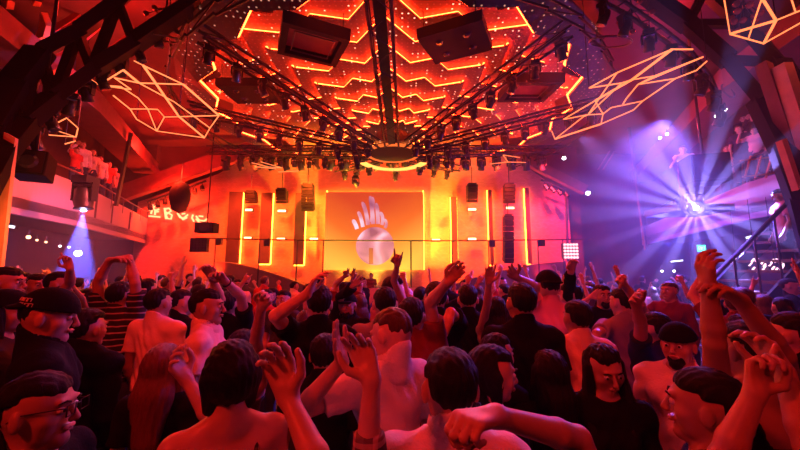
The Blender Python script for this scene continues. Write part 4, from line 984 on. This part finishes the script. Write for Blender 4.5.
        if h<.009: small('lips',MB().tube([Hd(-.021,.085,-.052),Hd(-.008,.0955,-.0485),Hd(.008,.0955,-.0485),Hd(.021,.085,-.052)],[.0015,.003,.003,.0015],6),LIP); small('lips',MB().tube([Hd(-.019,.085,-.055),Hd(0,.0945,-.059),Hd(.019,.085,-.055)],[.0015,.0036,.0015],6),LIP)
    if glasses:
        m_=MB()
        for s in (-1,1):
            c=[(.010,.020),(.052,.020),(.052,-.012),(.014,-.014),(.010,.020)]; m_.tube([Hd(s*x,.106,z+.008) for x,z in c],.0022,5); m_.tube([Hd(s*.052,.106,.022),Hd(s*.080,.0,.018),Hd(s*.082,-.03,.0)],.002,5)
        m_.tube([Hd(-.010,.106,.022),Hd(.010,.106,.022)],.002,5); small('glasses',m_,M['black_metal'])
    if watch:
        sh,el,wr,fd,nm,_=A[watch]; d=(wr-el).normalized(); p=wr-d*.03; x=d.orthogonal().normalized(); y=d.cross(x); m_=MB()
        m_.tube([p+(x*math.cos(a)+y*math.sin(a))*.033 for a in [2*PI*i/16 for i in range(17)]],.006,5); m_.lathe([(.017,0),(.017,.009)],p-nm*.033,(-nm).to_track_quat('Z','Y').to_matrix(),14); small('wristwatch',m_,M['dark_metal'])
    if earring:
        m_=MB(); m_.lathe([(.006,-.007),(.009,0),(.006,.007)],Hd(.084,-.01,-.042),None,8); small('earring',m_,M['rail'])
    return root
def world_person(px,py,Y,face=0,arms=None,s=None,**kw):
    """head centre on the sight line of (px,py); arms given as ((px,py,Y) elbow, (px,py,Y) wrist, (px,py,Y) fingertips or None, shape, palm)"""
    hw=P(px,py,Y) if s is None else (PZ(px,py,1.59*s))
    s=hw.z/1.59; lean=kw.get('lean',(0,0)); Rz=Matrix.Rotation(math.radians(face),3,'Z'); rt=hw-Rz@Vector((lean[0]*1.1*s,lean[1]*1.1*s,0)); rt.z=0
    inv=Rz.transposed(); loc=lambda q: inv@((P(*q) if not isinstance(q,Vector) else q)-rt)/s
    la={}
    for k,a in (arms or {}).items():
        el,wr=loc(a[0]),loc(a[1]); fd=(loc(a[2])-wr) if a[2] is not None else None; shape=a[3]
        pm={'cam':V3(0,-1,0),'away':V3(0,1,0),'left':V3(-1,0,0),'right':V3(1,0,0),'down':V3(0,0,-1),'up':V3(0,0,1)}[a[4]]
        la[k]=(el,wr,fd,inv@pm,shape)
    kw.pop('arms',None); o=make_person(arms=la,**kw); o.location=rt; o.rotation_euler=(0,0,math.radians(face)); o.scale=(s,)*3
    PLACED.append((rt.x,rt.y)); return o
PLACED=[]
# ------------------------------------------------------------------ the dance floor, near figures first
def W(label,px,py,Y,face=0,arms=None,s=None,group=None,**kw):
    o=world_person(px,py,Y,face,arms,s,**kw); tag(o,label,'person',group); return o
NR=.0052
# nearest row
W('person with glasses in profile at the bottom left corner, short black hair',40,412,1.12,-78,kind='m',hair='short',glasses=True,top='tee',topcol='black',h=NR,skin=1)
W('person in black cap worn backwards with printed patch, violet light on the cheek',50,318,1.75,-50,kind='m',hair='cropped',cap_='back',top='jacket',topcol='black',h=.006,head=(-.15,0,-.2))
W('person in thin striped dark shirt seen from behind, arm bent above the head',121,297,3.0,0,arms={1:((135,283,2.9),(130,262,2.9),(117,262,2.9),'relaxed','down'),-1:((98,282,2.9),(108,263,2.85),(125,259,2.85),'relaxed','down')},kind='m',hair='short',top='tee',topcol='striped',sleeve_t=.75)
W('person with very long reddish brown hair, left foreground, seen from behind',164,368,1.75,5,kind='f',hair='long',haircol='auburn',top='tee',topcol='black',h=.006)
W('bare-shouldered woman with tied dark hair in the left foreground, one hand raised in a pinch',231,378,1.22,32,arms={-1:((214,424,1.42),(193,390,1.42),(180,371,1.38),'half','right')},kind='f',hair='bob',top='tank',topcol='patterned',h=NR,skin=2)

W('person in pale collared shirt with tilted head and cropped brown hair, centre foreground',391,336,1.62,38,arms={-1:((350,390,1.5),(342,362,1.35),(336,342,1.3),'open','right')},kind='m',hair='cropped',haircol='brown',top='shirt',topcol='white',h=.006,head=(-.35,.12,.25),skin=2)
W('person in pale red-lit collared shirt with thick black hair, largest head in the centre foreground',450,390,1.10,0,kind='m',hair='short',top='shirt',topcol='white',h=NR,earring=True,head=(-.1,0,.05))
W('person in plaid flannel shirt raising a cupped hand in front of the pale shirt',270,535,.90,0,arms={1:((390,432,.84),(372,378,.86),(358,335,.88),'claw','cam'),-1:((300,560,.8),(290,620,.8),None,'relaxed','right')},kind='m',hair='short',top='long',topcol='plaid',h=.0048,roll=.52,skin=2)
W('person at the bottom edge raising a big open hand with long nails left of centre',440,545,.62,0,arms={-1:((326,482,.74),(291,404,.84),(276,350,.84),'claw','cam')},kind='f',hair='bob',top='tank',topcol='maroon',h=.0048,skin=2)
W('person with bare forearm bent across the bottom right of centre, violet light on the arm',578,510,.80,5,arms={1:((572,424,.80),(496,416,.70),(470,420,.66),'fist','down')},kind='f',hair='bob',top='tank',topcol='black',h=.0048,skin=2)
W('woman in right profile with dark bob behind the bent bare forearm',493,376,1.45,-80,kind='f',hair='bob',top='tee',topcol='black',h=NR,head=(-.05,0,0),skin=2)
W('person in black top with smooth long dark hair right of the bent forearm',549,374,1.75,0,kind='f',hair='long',top='long',topcol='black',h=.006)
W('smiling woman with long black hair looking down, right of centre',605,370,1.7,160,kind='f',hair='longfront',top='long',topcol='black',h=.006,head=(-.3,.1,.25))
W('person with short black hair and visible ear in the right foreground corner',704,408,1.12,46,kind='m',hair='short',top='tee',topcol='black',h=NR,skin=1)
W('person at the right edge pointing one finger up with a bent wrist beside it',868,480,.86,15,arms={-1:((738,472,.95),(750,404,.95),(757,357,.97),'point','cam'),1:((812,452,.92),(790,390,.98),(774,368,1.0),'half','left')},kind='m',hair='short',top='tee',topcol='black',h=NR,sleeve_t=.5)
W('person on the right with both hands clasped high above the crowd',748,352,1.45,5,arms={-1:((715,350,1.35),(710,300,1.32),(703,262,1.3),'half','right'),1:((783,358,1.35),(740,300,1.30),(716,282,1.28),'half','left')},kind='m',hair='short',top='tank',topcol='black',h=.006,skin=1)
# second row
W('person in light T-shirt with short dark hair, left, seen from behind',159,304,2.9,-10,kind='m',hair='short',top='tee',topcol='cream',skin=1)
W('person in dark T-shirt turned right, just right of the light T-shirt',182,303,3.3,-40,kind='m',hair='short',top='tee',topcol='black')
W('person in pale shirt in right profile with short black hair, left of centre',208,308,2.45,-75,kind='m',hair='short',top='shirt',topcol='cream',skin=1)
W('person in dark T-shirt with two raised forearms and a wristwatch',228,306,2.95,5,arms={-1:((222,297,2.75),(212,277,2.6),(203,262,2.5),'claw','cam'),1:((241,296,2.75),(226,282,2.6),(216,272,2.5),'half','cam')},kind='m',hair='short',top='tee',topcol='black',watch=1)
W('person stretching a long bare arm up to the right, left of centre',243,348,2.2,-15,arms={1:((252,315,1.85),(264,292,1.75),(272,278,1.7),'half','cam')},kind='m',hair='short',top='tank',topcol='dark grey',skin=2)
W('person with elbow out and hand curled beside the face, left of the screen',318,305,2.3,20,arms={-1:((281,322,2.1),(303,297,2.0),(310,284,2.0),'relaxed','right')},kind='m',hair='short',top='tee',topcol='black',skin=2)
W('person in dark hood facing the camera below the screen',348,306,3.6,170,arms={1:((341,297,3.5),(352,287,3.4),None,'open','cam')},kind='m',hair='short',cap_='front',top='jacket',topcol='black',beard=True)
W('person with both hands up in V shapes in front of the DJ',345,291,4.8,0,arms={-1:((336,284,4.8),(344,277,4.7),(346,269,4.6),'two','cam'),1:((360,287,4.8),(356,280,4.7),(359,273,4.6),'two','cam')},kind='m',hair='short',top='tee',topcol='maroon')
W('person with flat black hair just above the tilted head, centre',385,305,2.55,5,kind='m',hair='short',top='tee',topcol='grey')
W('person raising a thin arm straight up with a hooked hand against the yellow glow',391,290,3.6,0,arms={1:((394,281,3.4),(396,271,3.3),(397,262,3.25),'horns','cam')},kind='f',hair='bob',top='tank',topcol='red')
W('person in black T-shirt seen from behind right of the tilted head',436,299,2.7,0,arms={1:((455,318,2.6),(442,338,2.4),None,'fist','left')},kind='m',hair='short',top='tee',topcol='black')
W('person reaching one arm diagonally right over the black T-shirt',412,318,2.2,-10,arms={1:((430,303,2.1),(441,290,2.0),(447,283,2.0),'half','cam')},kind='m',hair='short',top='tee',topcol='maroon')
W('person with black hair and dark shirt right of the centre black T-shirt',468,300,3.1,-10,kind='m',hair='messy',top='tee',topcol='black')
W('person raising a straight arm with open hand left of the black T-shirt group',497,312,2.9,-20,arms={-1:((488,300,2.7),(489,284,2.6),(490,270,2.55),'open','cam')},kind='f',hair='long',top='tank',topcol='dark grey')
W('broad person in black T-shirt seen from behind, right of centre',521,304,2.25,0,kind='m',hair='short',top='tee',topcol='black',h=.0065,skin=1)
W('person in backwards cap and pink shirt reaching a long arm to the left',548,288,2.95,-5,arms={-1:((534,290,2.8),(516,277,2.6),(509,270,2.5),'open','cam')},kind='m',hair='cropped',cap_='back',top='tee',topcol='pink')
W('person in left profile with dark sleeve raised and hand up, right of centre',569,297,3.35,60,arms={1:((566,283,3.1),(571,271,3.05),(573,262,3.0),'half','cam')},kind='m',hair='short',top='long',topcol='black')
W('person in pale T-shirt seen from behind right of the broad black T-shirt',577,319,2.35,0,kind='m',hair='short',top='tee',topcol='cream',skin=1)
W('bearded person facing the camera in blue light',603,296,3.8,170,kind='m',hair='short',top='tee',topcol='black',beard=True,skin=1)
W('person in violet-lit grey T-shirt with a raised bent arm ending in a fist',622,303,2.95,10,arms={1:((640,302,2.7),(624,285,2.65),(617,275,2.6),'fist','cam'),-1:((597,334,2.75),(590,352,2.65),None,'relaxed','right')},kind='m',hair='short',top='tee',topcol='grey')
W('person in cap and white top with goatee smiling, blue-lit, at right',678,346,2.0,125,kind='m',hair='cropped',cap_='back',top='tee',topcol='white',beard=True)
W('person reaching an arm in from the right side of the broad group, blue-lit',655,330,2.4,15,arms={-1:((641,322,2.15),(636,306,2.05),None,'claw','cam')},kind='m',hair='short',top='tee',topcol='navy')
W('person at the left edge in profile facing right with dark hair',8,284,2.9,-75,kind='m',hair='short',top='long',topcol='black')
W('person in pale cap at the left edge with violet light on the forehead',6,314,2.08,-60,kind='f',hair='long',cap_='front',top='long',topcol='dark grey',h=.0065)
W('person with one finger raised beside the blue beam',60,285,3.6,-60,arms={1:((70,283,3.4),(70,273,3.3),(68,266,3.3),'point','cam')},kind='m',hair='short',top='tee',topcol='black')
W('person talking in the shade left of the blue beam, white collar',37,286,3.9,-110,kind='m',hair='short',top='shirt',topcol='grey')
W('person in dark top with lowered hand at the left side, third from the edge',22,284,4.2,-130,kind='f',hair='long',top='long',topcol='maroon')
W('person with round hair bun right of the striped shirt',148,290,4.0,0,kind='f',hair='bun',top='tank',topcol='black')
W('person in dark shirt between the open hand and the plaid sleeve',325,356,1.88,0,kind='m',hair='short',top='tee',topcol='black')
W('person facing the camera with orange-lit face, between the two centre hands',283,300,4.2,170,kind='m',hair='short',top='tee',topcol='dark grey')
W('person with dark long hair behind the bent forearm',498,356,1.9,-60,kind='f',hair='long',top='long',topcol='black')
W('person in dark clothes filling the space left of the clasped hands',742,332,2.45,10,kind='f',hair='long',top='long',topcol='black')
W('person at the far right edge in black, short hair, beside the pointing finger',792,336,1.85,20,kind='m',hair='short',top='tee',topcol='black')
W('person in dark jacket between the cap with the patch and the striped shirt',88,330,2.15,-10,kind='m',hair='messy',top='jacket',topcol='black')
# text patch on the cap
# DJ on the stage
dj=world_person(371,276,14.2,185,kind='m',hair='short',top='tee',topcol='maroon',arms={},h=.012,skin=1); tag(dj,'DJ standing behind the booth in front of the yellow glow','person')
def stand(label,px,py,Y,face,zf,arms=None,s=None,**kw):
    hw=P(px,py,Y); hgt=hw.z-zf; k=hgt/1.59
    Rz=Matrix.Rotation(math.radians(face),3,'Z'); rt=Vector((hw.x,hw.y,zf)); inv=Rz.transposed(); la={}
    for q,a in (arms or {}).items():
        pm={'cam':V3(0,-1,0),'down':V3(0,0,-1),'left':V3(-1,0,0),'right':V3(1,0,0)}[a[4]]
        la[q]=(inv@(P(*a[0])-rt)/k,inv@(P(*a[1])-rt)/k,None,a[3],inv@pm)
        la[q]=(la[q][0],la[q][1],None,inv@pm,a[3])
    o=make_person(arms=la,**kw); o.location=rt; o.rotation_euler=(0,0,math.radians(face)); o.scale=(k,)*3; tag(o,label,'person'); return o
dj.location.z=P(371,276,14.2).z-1.59*.98; dj.scale=(.98,)*3
# the DJ stands on a riser behind the booth
dj.location.z=max(dj.location.z,.03); MBR=MB(); MBR.box((dj.location.x,14.3,dj.location.z/2),(2.2,.9,dj.location.z)); tag(MBR.build('dj_riser',M['stage_deck']),'dark riser block the DJ stands on','platform')
stand('performer in pink-lit shirt standing on the podium above the violet light, arm stretched down',683,150,9.2,150,PODZ,{-1:((677,158,9.1),(671,166,9.0),None,'relaxed','down')} if 0 else {1:((677,157,9.1),(671,166,9.0),None,'relaxed','down')},kind='m',hair='short',top='tee',topcol='white',trcol='maroon',h=.009,skin=2)
stand('person in violet T-shirt on the stairs at the right looking down left',779,196,6.5,60,1.62,kind='m',hair='short',top='tee',topcol='pink',trcol='black',h=.009,head=(-.3,0,0))
stand('person in dark clothes behind the violet T-shirt on the stairs, cut by the right edge',794,201,6.7,40,1.8,kind='m',hair='short',top='tee',topcol='dark grey',trcol='black',h=.009)
# ------------------------------------------------------------------ far crowd: a set of figures, copied
def lp(name):
    S={-1:V3(-.17,0,1.40),1:V3(.17,0,1.40)}
    def up(s,ex,ez,wx,wz,wy=.12,shape='open'): return (S[s]+V3(s*ex,.08,ez),S[s]+V3(s*wx,wy,wz),None,V3(0,1,0),shape)
    return {'none':{}, 'rightup':{1:up(1,.10,.26,.06,.50)}, 'leftup':{-1:up(-1,.12,.24,.02,.48,.15,'half')},'bothup':{1:up(1,.14,.24,.10,.48),-1:up(-1,.14,.24,.06,.50,.1,'claw')},
      'wide':{1:up(1,.26,.14,.38,.34,.1,'horns'),-1:up(-1,.24,.16,.30,.38,.1,'fist')},'rightbent':{1:(S[1]+V3(.16,.16,-.10),S[1]+V3(.05,.28,.14),None,V3(0,1,0),'fist')},'leftreach':{-1:up(-1,.14,.2,.34,.36,.2,'open')},'rightpoint':{1:up(1,.08,.27,.16,.50,.1,'point')}}[name]
lab_arm={'none':'arms down','rightup':'right arm up','leftup':'left arm up','bothup':'both arms up','wide':'arms spread high','rightbent':'fist raised forward','leftreach':'left arm out','rightpoint':'one finger up'}
VAR=[('m','short','tee','none',0,0),('m','short','tee','rightup',1,0),('f','long','tank','bothup',2,0),('m','quiff','shirt','leftup',0,0),('f','ponytail','tee','rightpoint',1,0),('m','messy','tee','wide',0,0),('f','longfront','tank','leftreach',2,0),('m','short','long','rightbent',1,0),('f','bob','tee','leftup',0,0),('m','cropped','tee','bothup',1,0),('f','long','tee','none',0,0),('f','bun','tank','rightup',2,0),('m','short','jacket','none',1,0),('m','quiff','tee','rightbent',0,0)]
PROT=[]
for kind,hair,top,arm,skn,_ in VAR:
    o=make_person(kind=kind,hair=hair,top=top,topcol='black',arms=lp(arm),skin=skn,h=.0115,fat=1.12,haircol=random.choice(['black','black','brown']),lean=(random.uniform(-.04,.04),random.uniform(-.02,.05))); PROT.append([o,False,(kind,hair,top,arm)])
hn={'short':'short hair','quiff':'swept-up hair','messy':'messy hair','cropped':'cropped hair','long':'long hair','longfront':'long hair over the shoulders','ponytail':'a ponytail','bob':'a bob','bun':'a hair bun'}
tn={'tee':'T-shirt','shirt':'collared shirt','tank':'tank top','long':'long top','jacket':'jacket'}
ZONES=[(0,60,'at the left edge'),(60,105,'below the blue beam'),(105,150,'behind the striped shirt'),(150,210,'below the neon sign'),(210,262,'below the leftmost light panel'),(262,326,'left of the screen'),(326,350,'below the screen, left half'),(350,400,'in front of the DJ'),(400,445,'below the screen, right edge'),(445,500,'right of the screen'),(500,560,'below the rightmost light panels'),(560,610,'below the pink lamp grid'),(610,660,'left of the violet light'),(660,705,'under the violet light'),(705,750,'at the foot of the stairs'),(750,800,'at the right edge')]
def deep(Y): return 'near' if Y<4.6 else 'mid-distance' if Y<7 else 'distant' if Y<9.8 else 'farthest'
rr_=random.Random(11); SP=list(PLACED); far=[]
Y=3.0
while Y<13.0:
    xm=1.22*Y; x=-xm+rr_.uniform(0,.4)
    while x<xm:
        xx=x+rr_.uniform(-.12,.12); yy=Y+rr_.uniform(-.2,.2); x+=rr_.uniform(.52,.85)+max(0,Y-6)*.05
        lim=-7.9 if yy<5 else -7.9-(yy-5)*.35; limr=8.0 if yy<8 else 8.2+(yy-8)*.35
        if xx<lim+.3 or xx>limr-.3 or (xx>4.3 and 5.4<yy<7.6) or (9.0<xx<10.2 and 7.8<yy<13.2): continue
        if abs(xx-ROOTLOC['dj_booth'].x)<4.0 and yy>12.5: continue
        if any((xx-a)**2+(yy-b)**2<.34 for a,b in SP): continue
        px=400+F*xx/yy*.97
        if px<-15 or px>815: continue
        if 215<px<475 and yy>8.2: continue
        if yy>10.6: continue
        if abs(xx-P(84,300,8).x)<.3 and 7.7<yy<8.3: continue
        SP.append((xx,yy)); far.append((xx,yy,px))
    Y+=.62+max(0,Y-5)*.07
random.shuffle(far)
cols=['black']*7+['white','cream','grey','dark grey','navy','red','maroon','olive','blue']
seen={}
for i,(x,y,px) in enumerate(far):
    pr=PROT[i%len(PROT)] if rr_.random()<.8 else PROT[rr_.randrange(len(PROT))]
    if y>5.0 and rr_.random()<(.75 if 225<px<460 else .4): pr=PROT[rr_.choice([0,10,12,13])]
    if 335<px<412 and y>4.2: pr=PROT[rr_.choice([0,10,12])]
    if y<5 and rr_.random()<.35: pr=PROT[rr_.choice([0,10,12])]
    o,us,(kind,hair,top,arm)=pr
    if us: c=copy_tree(o)
    else: c=o; pr[1]=True
    c.location=(x,y,0); s=rr_.uniform(.93,1.06) if kind=='m' else rr_.uniform(.88,.99); c.scale=(s,)*3
    fc=rr_.gauss(0,28) if rr_.random()<.78 else 180+rr_.gauss(0,45); c.rotation_euler=(0,0,math.radians(fc))
    col=rr_.choice(cols)
    nmt={'tee':'t_shirt','long':'long_sleeved_top','jacket':'jacket','shirt':'shirt','tank':'tank_top'}[top]
    for ch in c.children:
        b=ch.name.split('.')[0]
        if b in (nmt,'collar'): ch.material_slots[0].material=CM[col]
        if b=='body' and arm!='none': pass
    z=next((n_ for a,b,n_ in ZONES if a<=px<b),'at the picture edge')
    facing='' if abs(fc)<90 else ', facing us'
    key=('person' if kind=='m' else 'woman')+' in %s %s, %s'%(col,tn[top],lab_arm[arm])+facing+', '+z
    seen.setdefault(key,[]).append((y,c,hn[hair]))
for key,l in seen.items():
    l.sort(key=lambda q:q[0])
    for j,(y,c,h_) in enumerate(l):
        lab=key if len(l)==1 else '%s, %s'%(key, ['nearest','farther back','third back','farthest back'][min(j,3)])
        tag(c,lab,'person','dancing crowd on the floor')
        w_=lab.split()
        if len(w_)>16: tag(c,lab.replace('with the ','').replace('long-sleeved top','top').replace(' of these',''))
for o,us,_ in PROT:
    if not us:
        for ch in list(o.children): bpy.data.objects.remove(ch)
        bpy.data.objects.remove(o)
# people on the balconies
def balc(label,px,py,Y,face,z,var,col):
    o,us,(kind,hair,top,arm)=PROT[var]; c=copy_tree(o); hw=P(px,py,Y); k=min(1.1,max(.85,(hw.z-z)/1.59)); c.location=(hw.x,hw.y,z); c.scale=(k,)*3; c.rotation_euler=(0,0,math.radians(face))
    for ch in c.children:
        if ch.name.split('.')[0] in('t_shirt','long_sleeved_top','jacket','shirt','tank_top','collar'): ch.material_slots[0].material=CM[col]
    tag(c,label,'person','onlookers on the balconies')
TL=4.35; TR=4.25
for a in [('onlooker on the left balcony, leftmost, arm raised',77,152,10.6,-100,TL,1,'red'),('onlooker in white on the left balcony beside the small tube frame',84,144,11.2,-120,TL,7,'white'),('onlooker with long hair on the left balcony, third from the left',93,147,11.9,-130,TL,10,'cream'),('onlooker in white collared shirt on the left balcony, fourth from the left',101,152,12.6,-120,TL,12,'white'),('onlooker in red on the left balcony, fifth from the left',109,157,13.3,-110,TL,0,'red'),('onlooker in grey at the far right end of the left balcony',116,162,14.1,-130,TL,12,'grey'),
  ('onlooker in white at the front of the right balcony, leftmost and lowest',726,146,9.9,130,3.75,0,'white'),('onlooker in dark top on the right balcony above the lattice chair',738,130,9.3,130,TR,0,'navy'),('onlooker in pink top on the right balcony, right of the dark top',753,131,8.9,120,TR,13,'pink'),('onlooker standing high at the back of the right balcony, under the ring lamp',742,104,10.75,140,5.1,12,'black'),('onlooker in the back row of the right balcony, second from left',751,110,10.3,140,4.95,10,'black'),('onlooker in the back row of the right balcony, third from left',760,116,9.9,130,4.8,7,'black'),('onlooker in maroon in the back row of the right balcony, rightmost',768,122,9.5,130,4.65,10,'maroon')]: balc(*a)
m_=MB()
for (x,y) in [(-10.35,10.5),(-11.0,11.9),(-11.9,13.9)]: m_.box((x-.5,y,(TL+3.6)/2),(1.5,1.35,TL-3.6))
tag(m_.build('seating_tier',M['dark_wall']),'dark raised tier under the onlookers of the left balcony','platform')
m_=MB(); m_.box((10.1,9.2,(TR+3.6)/2),(1.0,.9,TR-3.6)); m_.box((11.1,10.6,4.1),(1.2,1.0,1.0)); tag(m_.build('seating_tier',M['dark_wall']),'dark raised tiers under the onlookers of the right balcony','platform')

# woven patch with two short lines of print on the backwards cap
PC_=[o for o in COL.objects if o.get('label','').startswith('person in black cap worn')][0]
RB=Euler((-.15,0,-.2)).to_matrix(); hc_=V3(0,0,1.59)
Q_=lambda a,zz,rr: hc_+RB@V3(rr*math.sin(a)*.094/.094,-.012+rr*1.2*-math.cos(a),.03+zz)
AC=.9
def onpatch(u,v,r): a=AC+u/.1; q=V3(-r*math.sin(a)*-1,0,0); return hc_+RB@V3(r*math.sin(a),-.012-r*1.21*math.cos(a),.03+v)
def kid(nm,mb,m):
    me=bpy.data.meshes.new(nm); me.from_pydata([tuple(v) for v in mb.v],[],mb.f); me.materials.append(m); o=bpy.data.objects.new(nm,me); COL.objects.link(o); o.parent=PC_
m_=MB()
rws=[(.052,[(-.032,-.020),(-.016,-.010),(-.006,.006),(.010,.024)]),(.030,[(-.030,-.014),(-.010,.000),(.004,.016),(.020,.034)])]
for v,segs in rws:
    for a_,b_ in segs:
        m_.tube([onpatch(a_,v-.007,.091),onpatch(a_,v+.007,.088),onpatch(b_,v+.007,.088),onpatch(b_,v-.007,.091)],.0022,4)
kid('cap_print',m_,CM['cream'])
# ------------------------------------------------------------------ haze in the room's air, and the lamps
w=bpy.data.worlds.new('dark hall'); sc.world=w; w.use_nodes=True; n=w.node_tree; n.nodes.clear()
o=n.nodes.new('ShaderNodeOutputWorld'); b=n.nodes.new('ShaderNodeBackground'); b.inputs[0].default_value=(.25,.5,.7,1); b.inputs[1].default_value=.0045
v=n.nodes.new('ShaderNodeVolumeScatter'); v.inputs['Density'].default_value=HAZE; v.inputs['Anisotropy'].default_value=.25; v.inputs['Color'].default_value=(1,1,1,1)
gp=n.nodes.new('ShaderNodeNewGeometry')
def puff(c,r,a):      # haze density raised locally so beams and glow show; falls off smoothly
    q=n.nodes.new('ShaderNodeVectorMath'); q.operation='DISTANCE'; n.links.new(gp.outputs['Position'],q.inputs[0]); q.inputs[1].default_value=tuple(c)
    t=math_node(n,'DIVIDE',q.outputs['Value'],r); t=math_node(n,'MULTIPLY',t,t); e=math_node(n,'POWER',math.e,math_node(n,'MULTIPLY',t,-1.0)); return math_node(n,'MULTIPLY',e,a)
dens=math_node(n,'ADD',math_node(n,'ADD',puff(STAR+Vector((-.4,-.8,0)),2.9,.055),puff(BL+Vector((0,0,-1.2)),1.25,.12)),math_node(n,'ADD',puff((-.9,15.2,2.4),2.6,.010),HAZE))
n.links.new(dens,v.inputs['Density'])
n.links.new(b.outputs[0],o.inputs[0]); n.links.new(v.outputs[0],o.inputs[1])
# violet star: a gobo splits the lamp in narrow shafts
to=(CAM-STAR).normalized(); e1=to.cross(Vector((0,0,1))).normalized(); e2=to.cross(e1)
rs=random.Random(3)
K=17
for i in range(K):
    ph=2*PI*i/K+rs.uniform(-.07,.07); th=math.radians(rs.choice((34,44,52))); d=to*math.cos(th)+(e1*math.cos(ph)+e2*math.sin(ph))*math.sin(th)
    lamp('SPOT','violet_shaft',STAR+to*.06,(.30,.23,1),rs.uniform(260,620)*BEAM*13,.02,STAR+d*3,rs.uniform(7,13),.5)
lamp('SPOT','violet_core',STAR+to*.06,(.32,.25,1),55*BEAM,.03,STAR+to*3,115,.9)
lamp('SPOT','violet_wash',STAR+Vector((-.1,.25,-.1)),(.26,.14,1),160,.1,STAR+Vector((2.2,2.0,-.2)),150,.8)
# blue cone on the left
bt_=P(84,300,8.0)
for q in range(5):
    lamp('SPOT','blue_shaft',BL+Vector((0,0,-.04)),(.12,.12,1),6000*BEAM,.02,BL+Vector((-.5+q*.25,-.0,-2.3)),5,.4)
lamp('SPOT','blue_cone',BL+Vector((0,0,-.04)),(.12,.12,1),3500*BEAM,.02,BL+Vector((0,0,-2)),30,.15)
lamp('SPOT','violet_screen_beam',SB+Vector((0,.05,-.05)),(.6,.3,1),150*BEAM,.02,P(374,222,16.5),14,.4)
# stage: warm lamps at the floor and in the truss washing the brick wall
for px,e,col in [(345,1,(1,.36,.02)),(375,1.2,(1,.40,.03)),(405,1,(1,.36,.02)),(300,.5,(1,.17,.01)),(440,.5,(1,.16,.01)),(255,.7,(1,.07,.008)),(490,.6,(1,.05,.01)),(540,.5,(1,.025,.04)),(215,.5,(1,.04,.008))]:
    p=P(px,268,15.7); p.z=1.1
    lamp('SPOT','stage_uplight',p,col,1150*e*STG,.12,P(px,215,17.0),95,.9)
for px,col,e in [(250,(1,.07,.008),1.2),(310,(1,.11,.008),1.2),(445,(1,.10,.008),1.2),(500,(1,.05,.015),1.2),(175,(1,.03,.008),1.2),(545,(1,.025,.05),1)]:
    p=P(px,160,14.6); lamp('SPOT','truss_wash',p,col,500*e*STG,.1,P(px,235,17.1),80,.8)
# red washes from moving heads in the roof, over the dance floor
for x,y,z,tx,ty,e,c in [(-3.5,7.5,6.4,-2.5,4.5,1,(1,.022,.012)),(3.0,7.5,6.4,2.0,4.5,1,(1,.022,.012)),(-6,12,6.4,-6,11,.9,(1,.022,.012)),(6,13,6.4,5,11,.2,(1,.04,.04)),(0,11,6.4,0,10.5,1.0,(1,.028,.012)),
    (-2.9,-1.6,4.6,-.4,3.4,.52,(1,.02,.012)),(2.6,-1.8,5.6,1.6,3.0,.22,(1,.02,.012)),(0,.2,6.4,0,7,.8,(1,.02,.012)),(-4,3,6.2,-5,9,.45,(1,.02,.012)),(4.5,3,6.2,4,9,.12,(1,.04,.03))]:
    lamp('SPOT','red_wash',(x,y,z),c,900*e*WASH,.15,(tx,ty,1.2),95,.8)
for k in range(6):
    q=rp(4.6,math.radians(-90+k*36),6.55); lamp('POINT','ceiling_red_fill',q,(1,.022,.008),42,.12)  # red fill points added under the rosette to brighten the ceiling
# lamps of the side aisles: red on the left balcony and wall, violet on the right
lamp('POINT','left_red',(-8.2,8.5,6.6),(1,.05,.03),170*SIDE,.15)
lamp('POINT','left_red',(-10.5,14.0,6.9),(1,.022,.012),420*SIDE,.15)
lamp('SPOT','left_front_wash',(-4.5,7.5,5.6),(1,.10,.10),1700*SIDE,.06,(-9,8,3.6),70,.6)
lamp('POINT','left_post',(-5.4,4.9,2.6),(1,.16,.03),60*SIDE,.1)
lamp('POINT','left_arch',(-6.6,7.4,7.6),(1,.022,.012),120*SIDE,.15)
lamp('POINT','right_arch',(6.8,7.6,7.9),(1,.03,.02),50*SIDE,.15)
lamp('POINT','right_post',(6.9,5.1,6.0),(1,.08,.03),14*SIDE,.15)
lamp('POINT','right_soffit',(8.0,10.5,6.2),(1,.05,.10),140*SIDE,.15)
lamp('POINT','right_violet',(10.0,15.5,5.2),(.22,.05,.9),150*SIDE,.2)
lamp('SPOT','right_front_wash',(4.5,8.2,5.2),(.50,.22,1),480*SIDE,.06,(9.6,9.6,3.6),80,.7)
lamp('POINT','right_blue',(8.9,11.5,2.9),(.06,.05,1),240*SIDE,.2)
lamp('POINT','right_blue',(6.9,8.6,2.9),(.12,.10,1),120*SIDE,.2)
lamp('SPOT','crowd_blue',(6.2,7.6,5.4),(.16,.10,1),2600*SIDE,.08,(3.6,6.2,1.2),75,.7)
lamp('POINT','left_blue_room',(-9.3,6.2,2.4),(.08,.16,1),40*SIDE,.2)
lamp('SPOT','violet_accent',(-1.0,8.8,6.3),(.45,.30,1),500,.03,(-.6,1.6,1.5),16,.4)
lamp('SPOT','violet_accent',(2.6,8.8,6.3),(.45,.30,1),420,.03,(.9,1.1,1.5),14,.4)
lamp('SPOT','violet_accent',(-3.6,9.2,6.2),(.35,.25,1),520,.03,(-2.0,2.0,1.7),12,.4)
sc.view_settings.view_transform='Standard'; sc.view_settings.look='None'; sc.view_settings.exposure=EXPO; sc.view_settings.gamma=1; sc.view_settings.use_curve_mapping=False
c=sc.cycles; c.volume_step_rate=1.0; c.volume_max_steps=96;  c.use_denoising=True; c.max_bounces=5; c.diffuse_bounces=3; c.glossy_bounces=2; c.volume_bounces=0; c.use_light_tree=True; c.sample_clamp_indirect=4; c.sample_clamp_direct=0
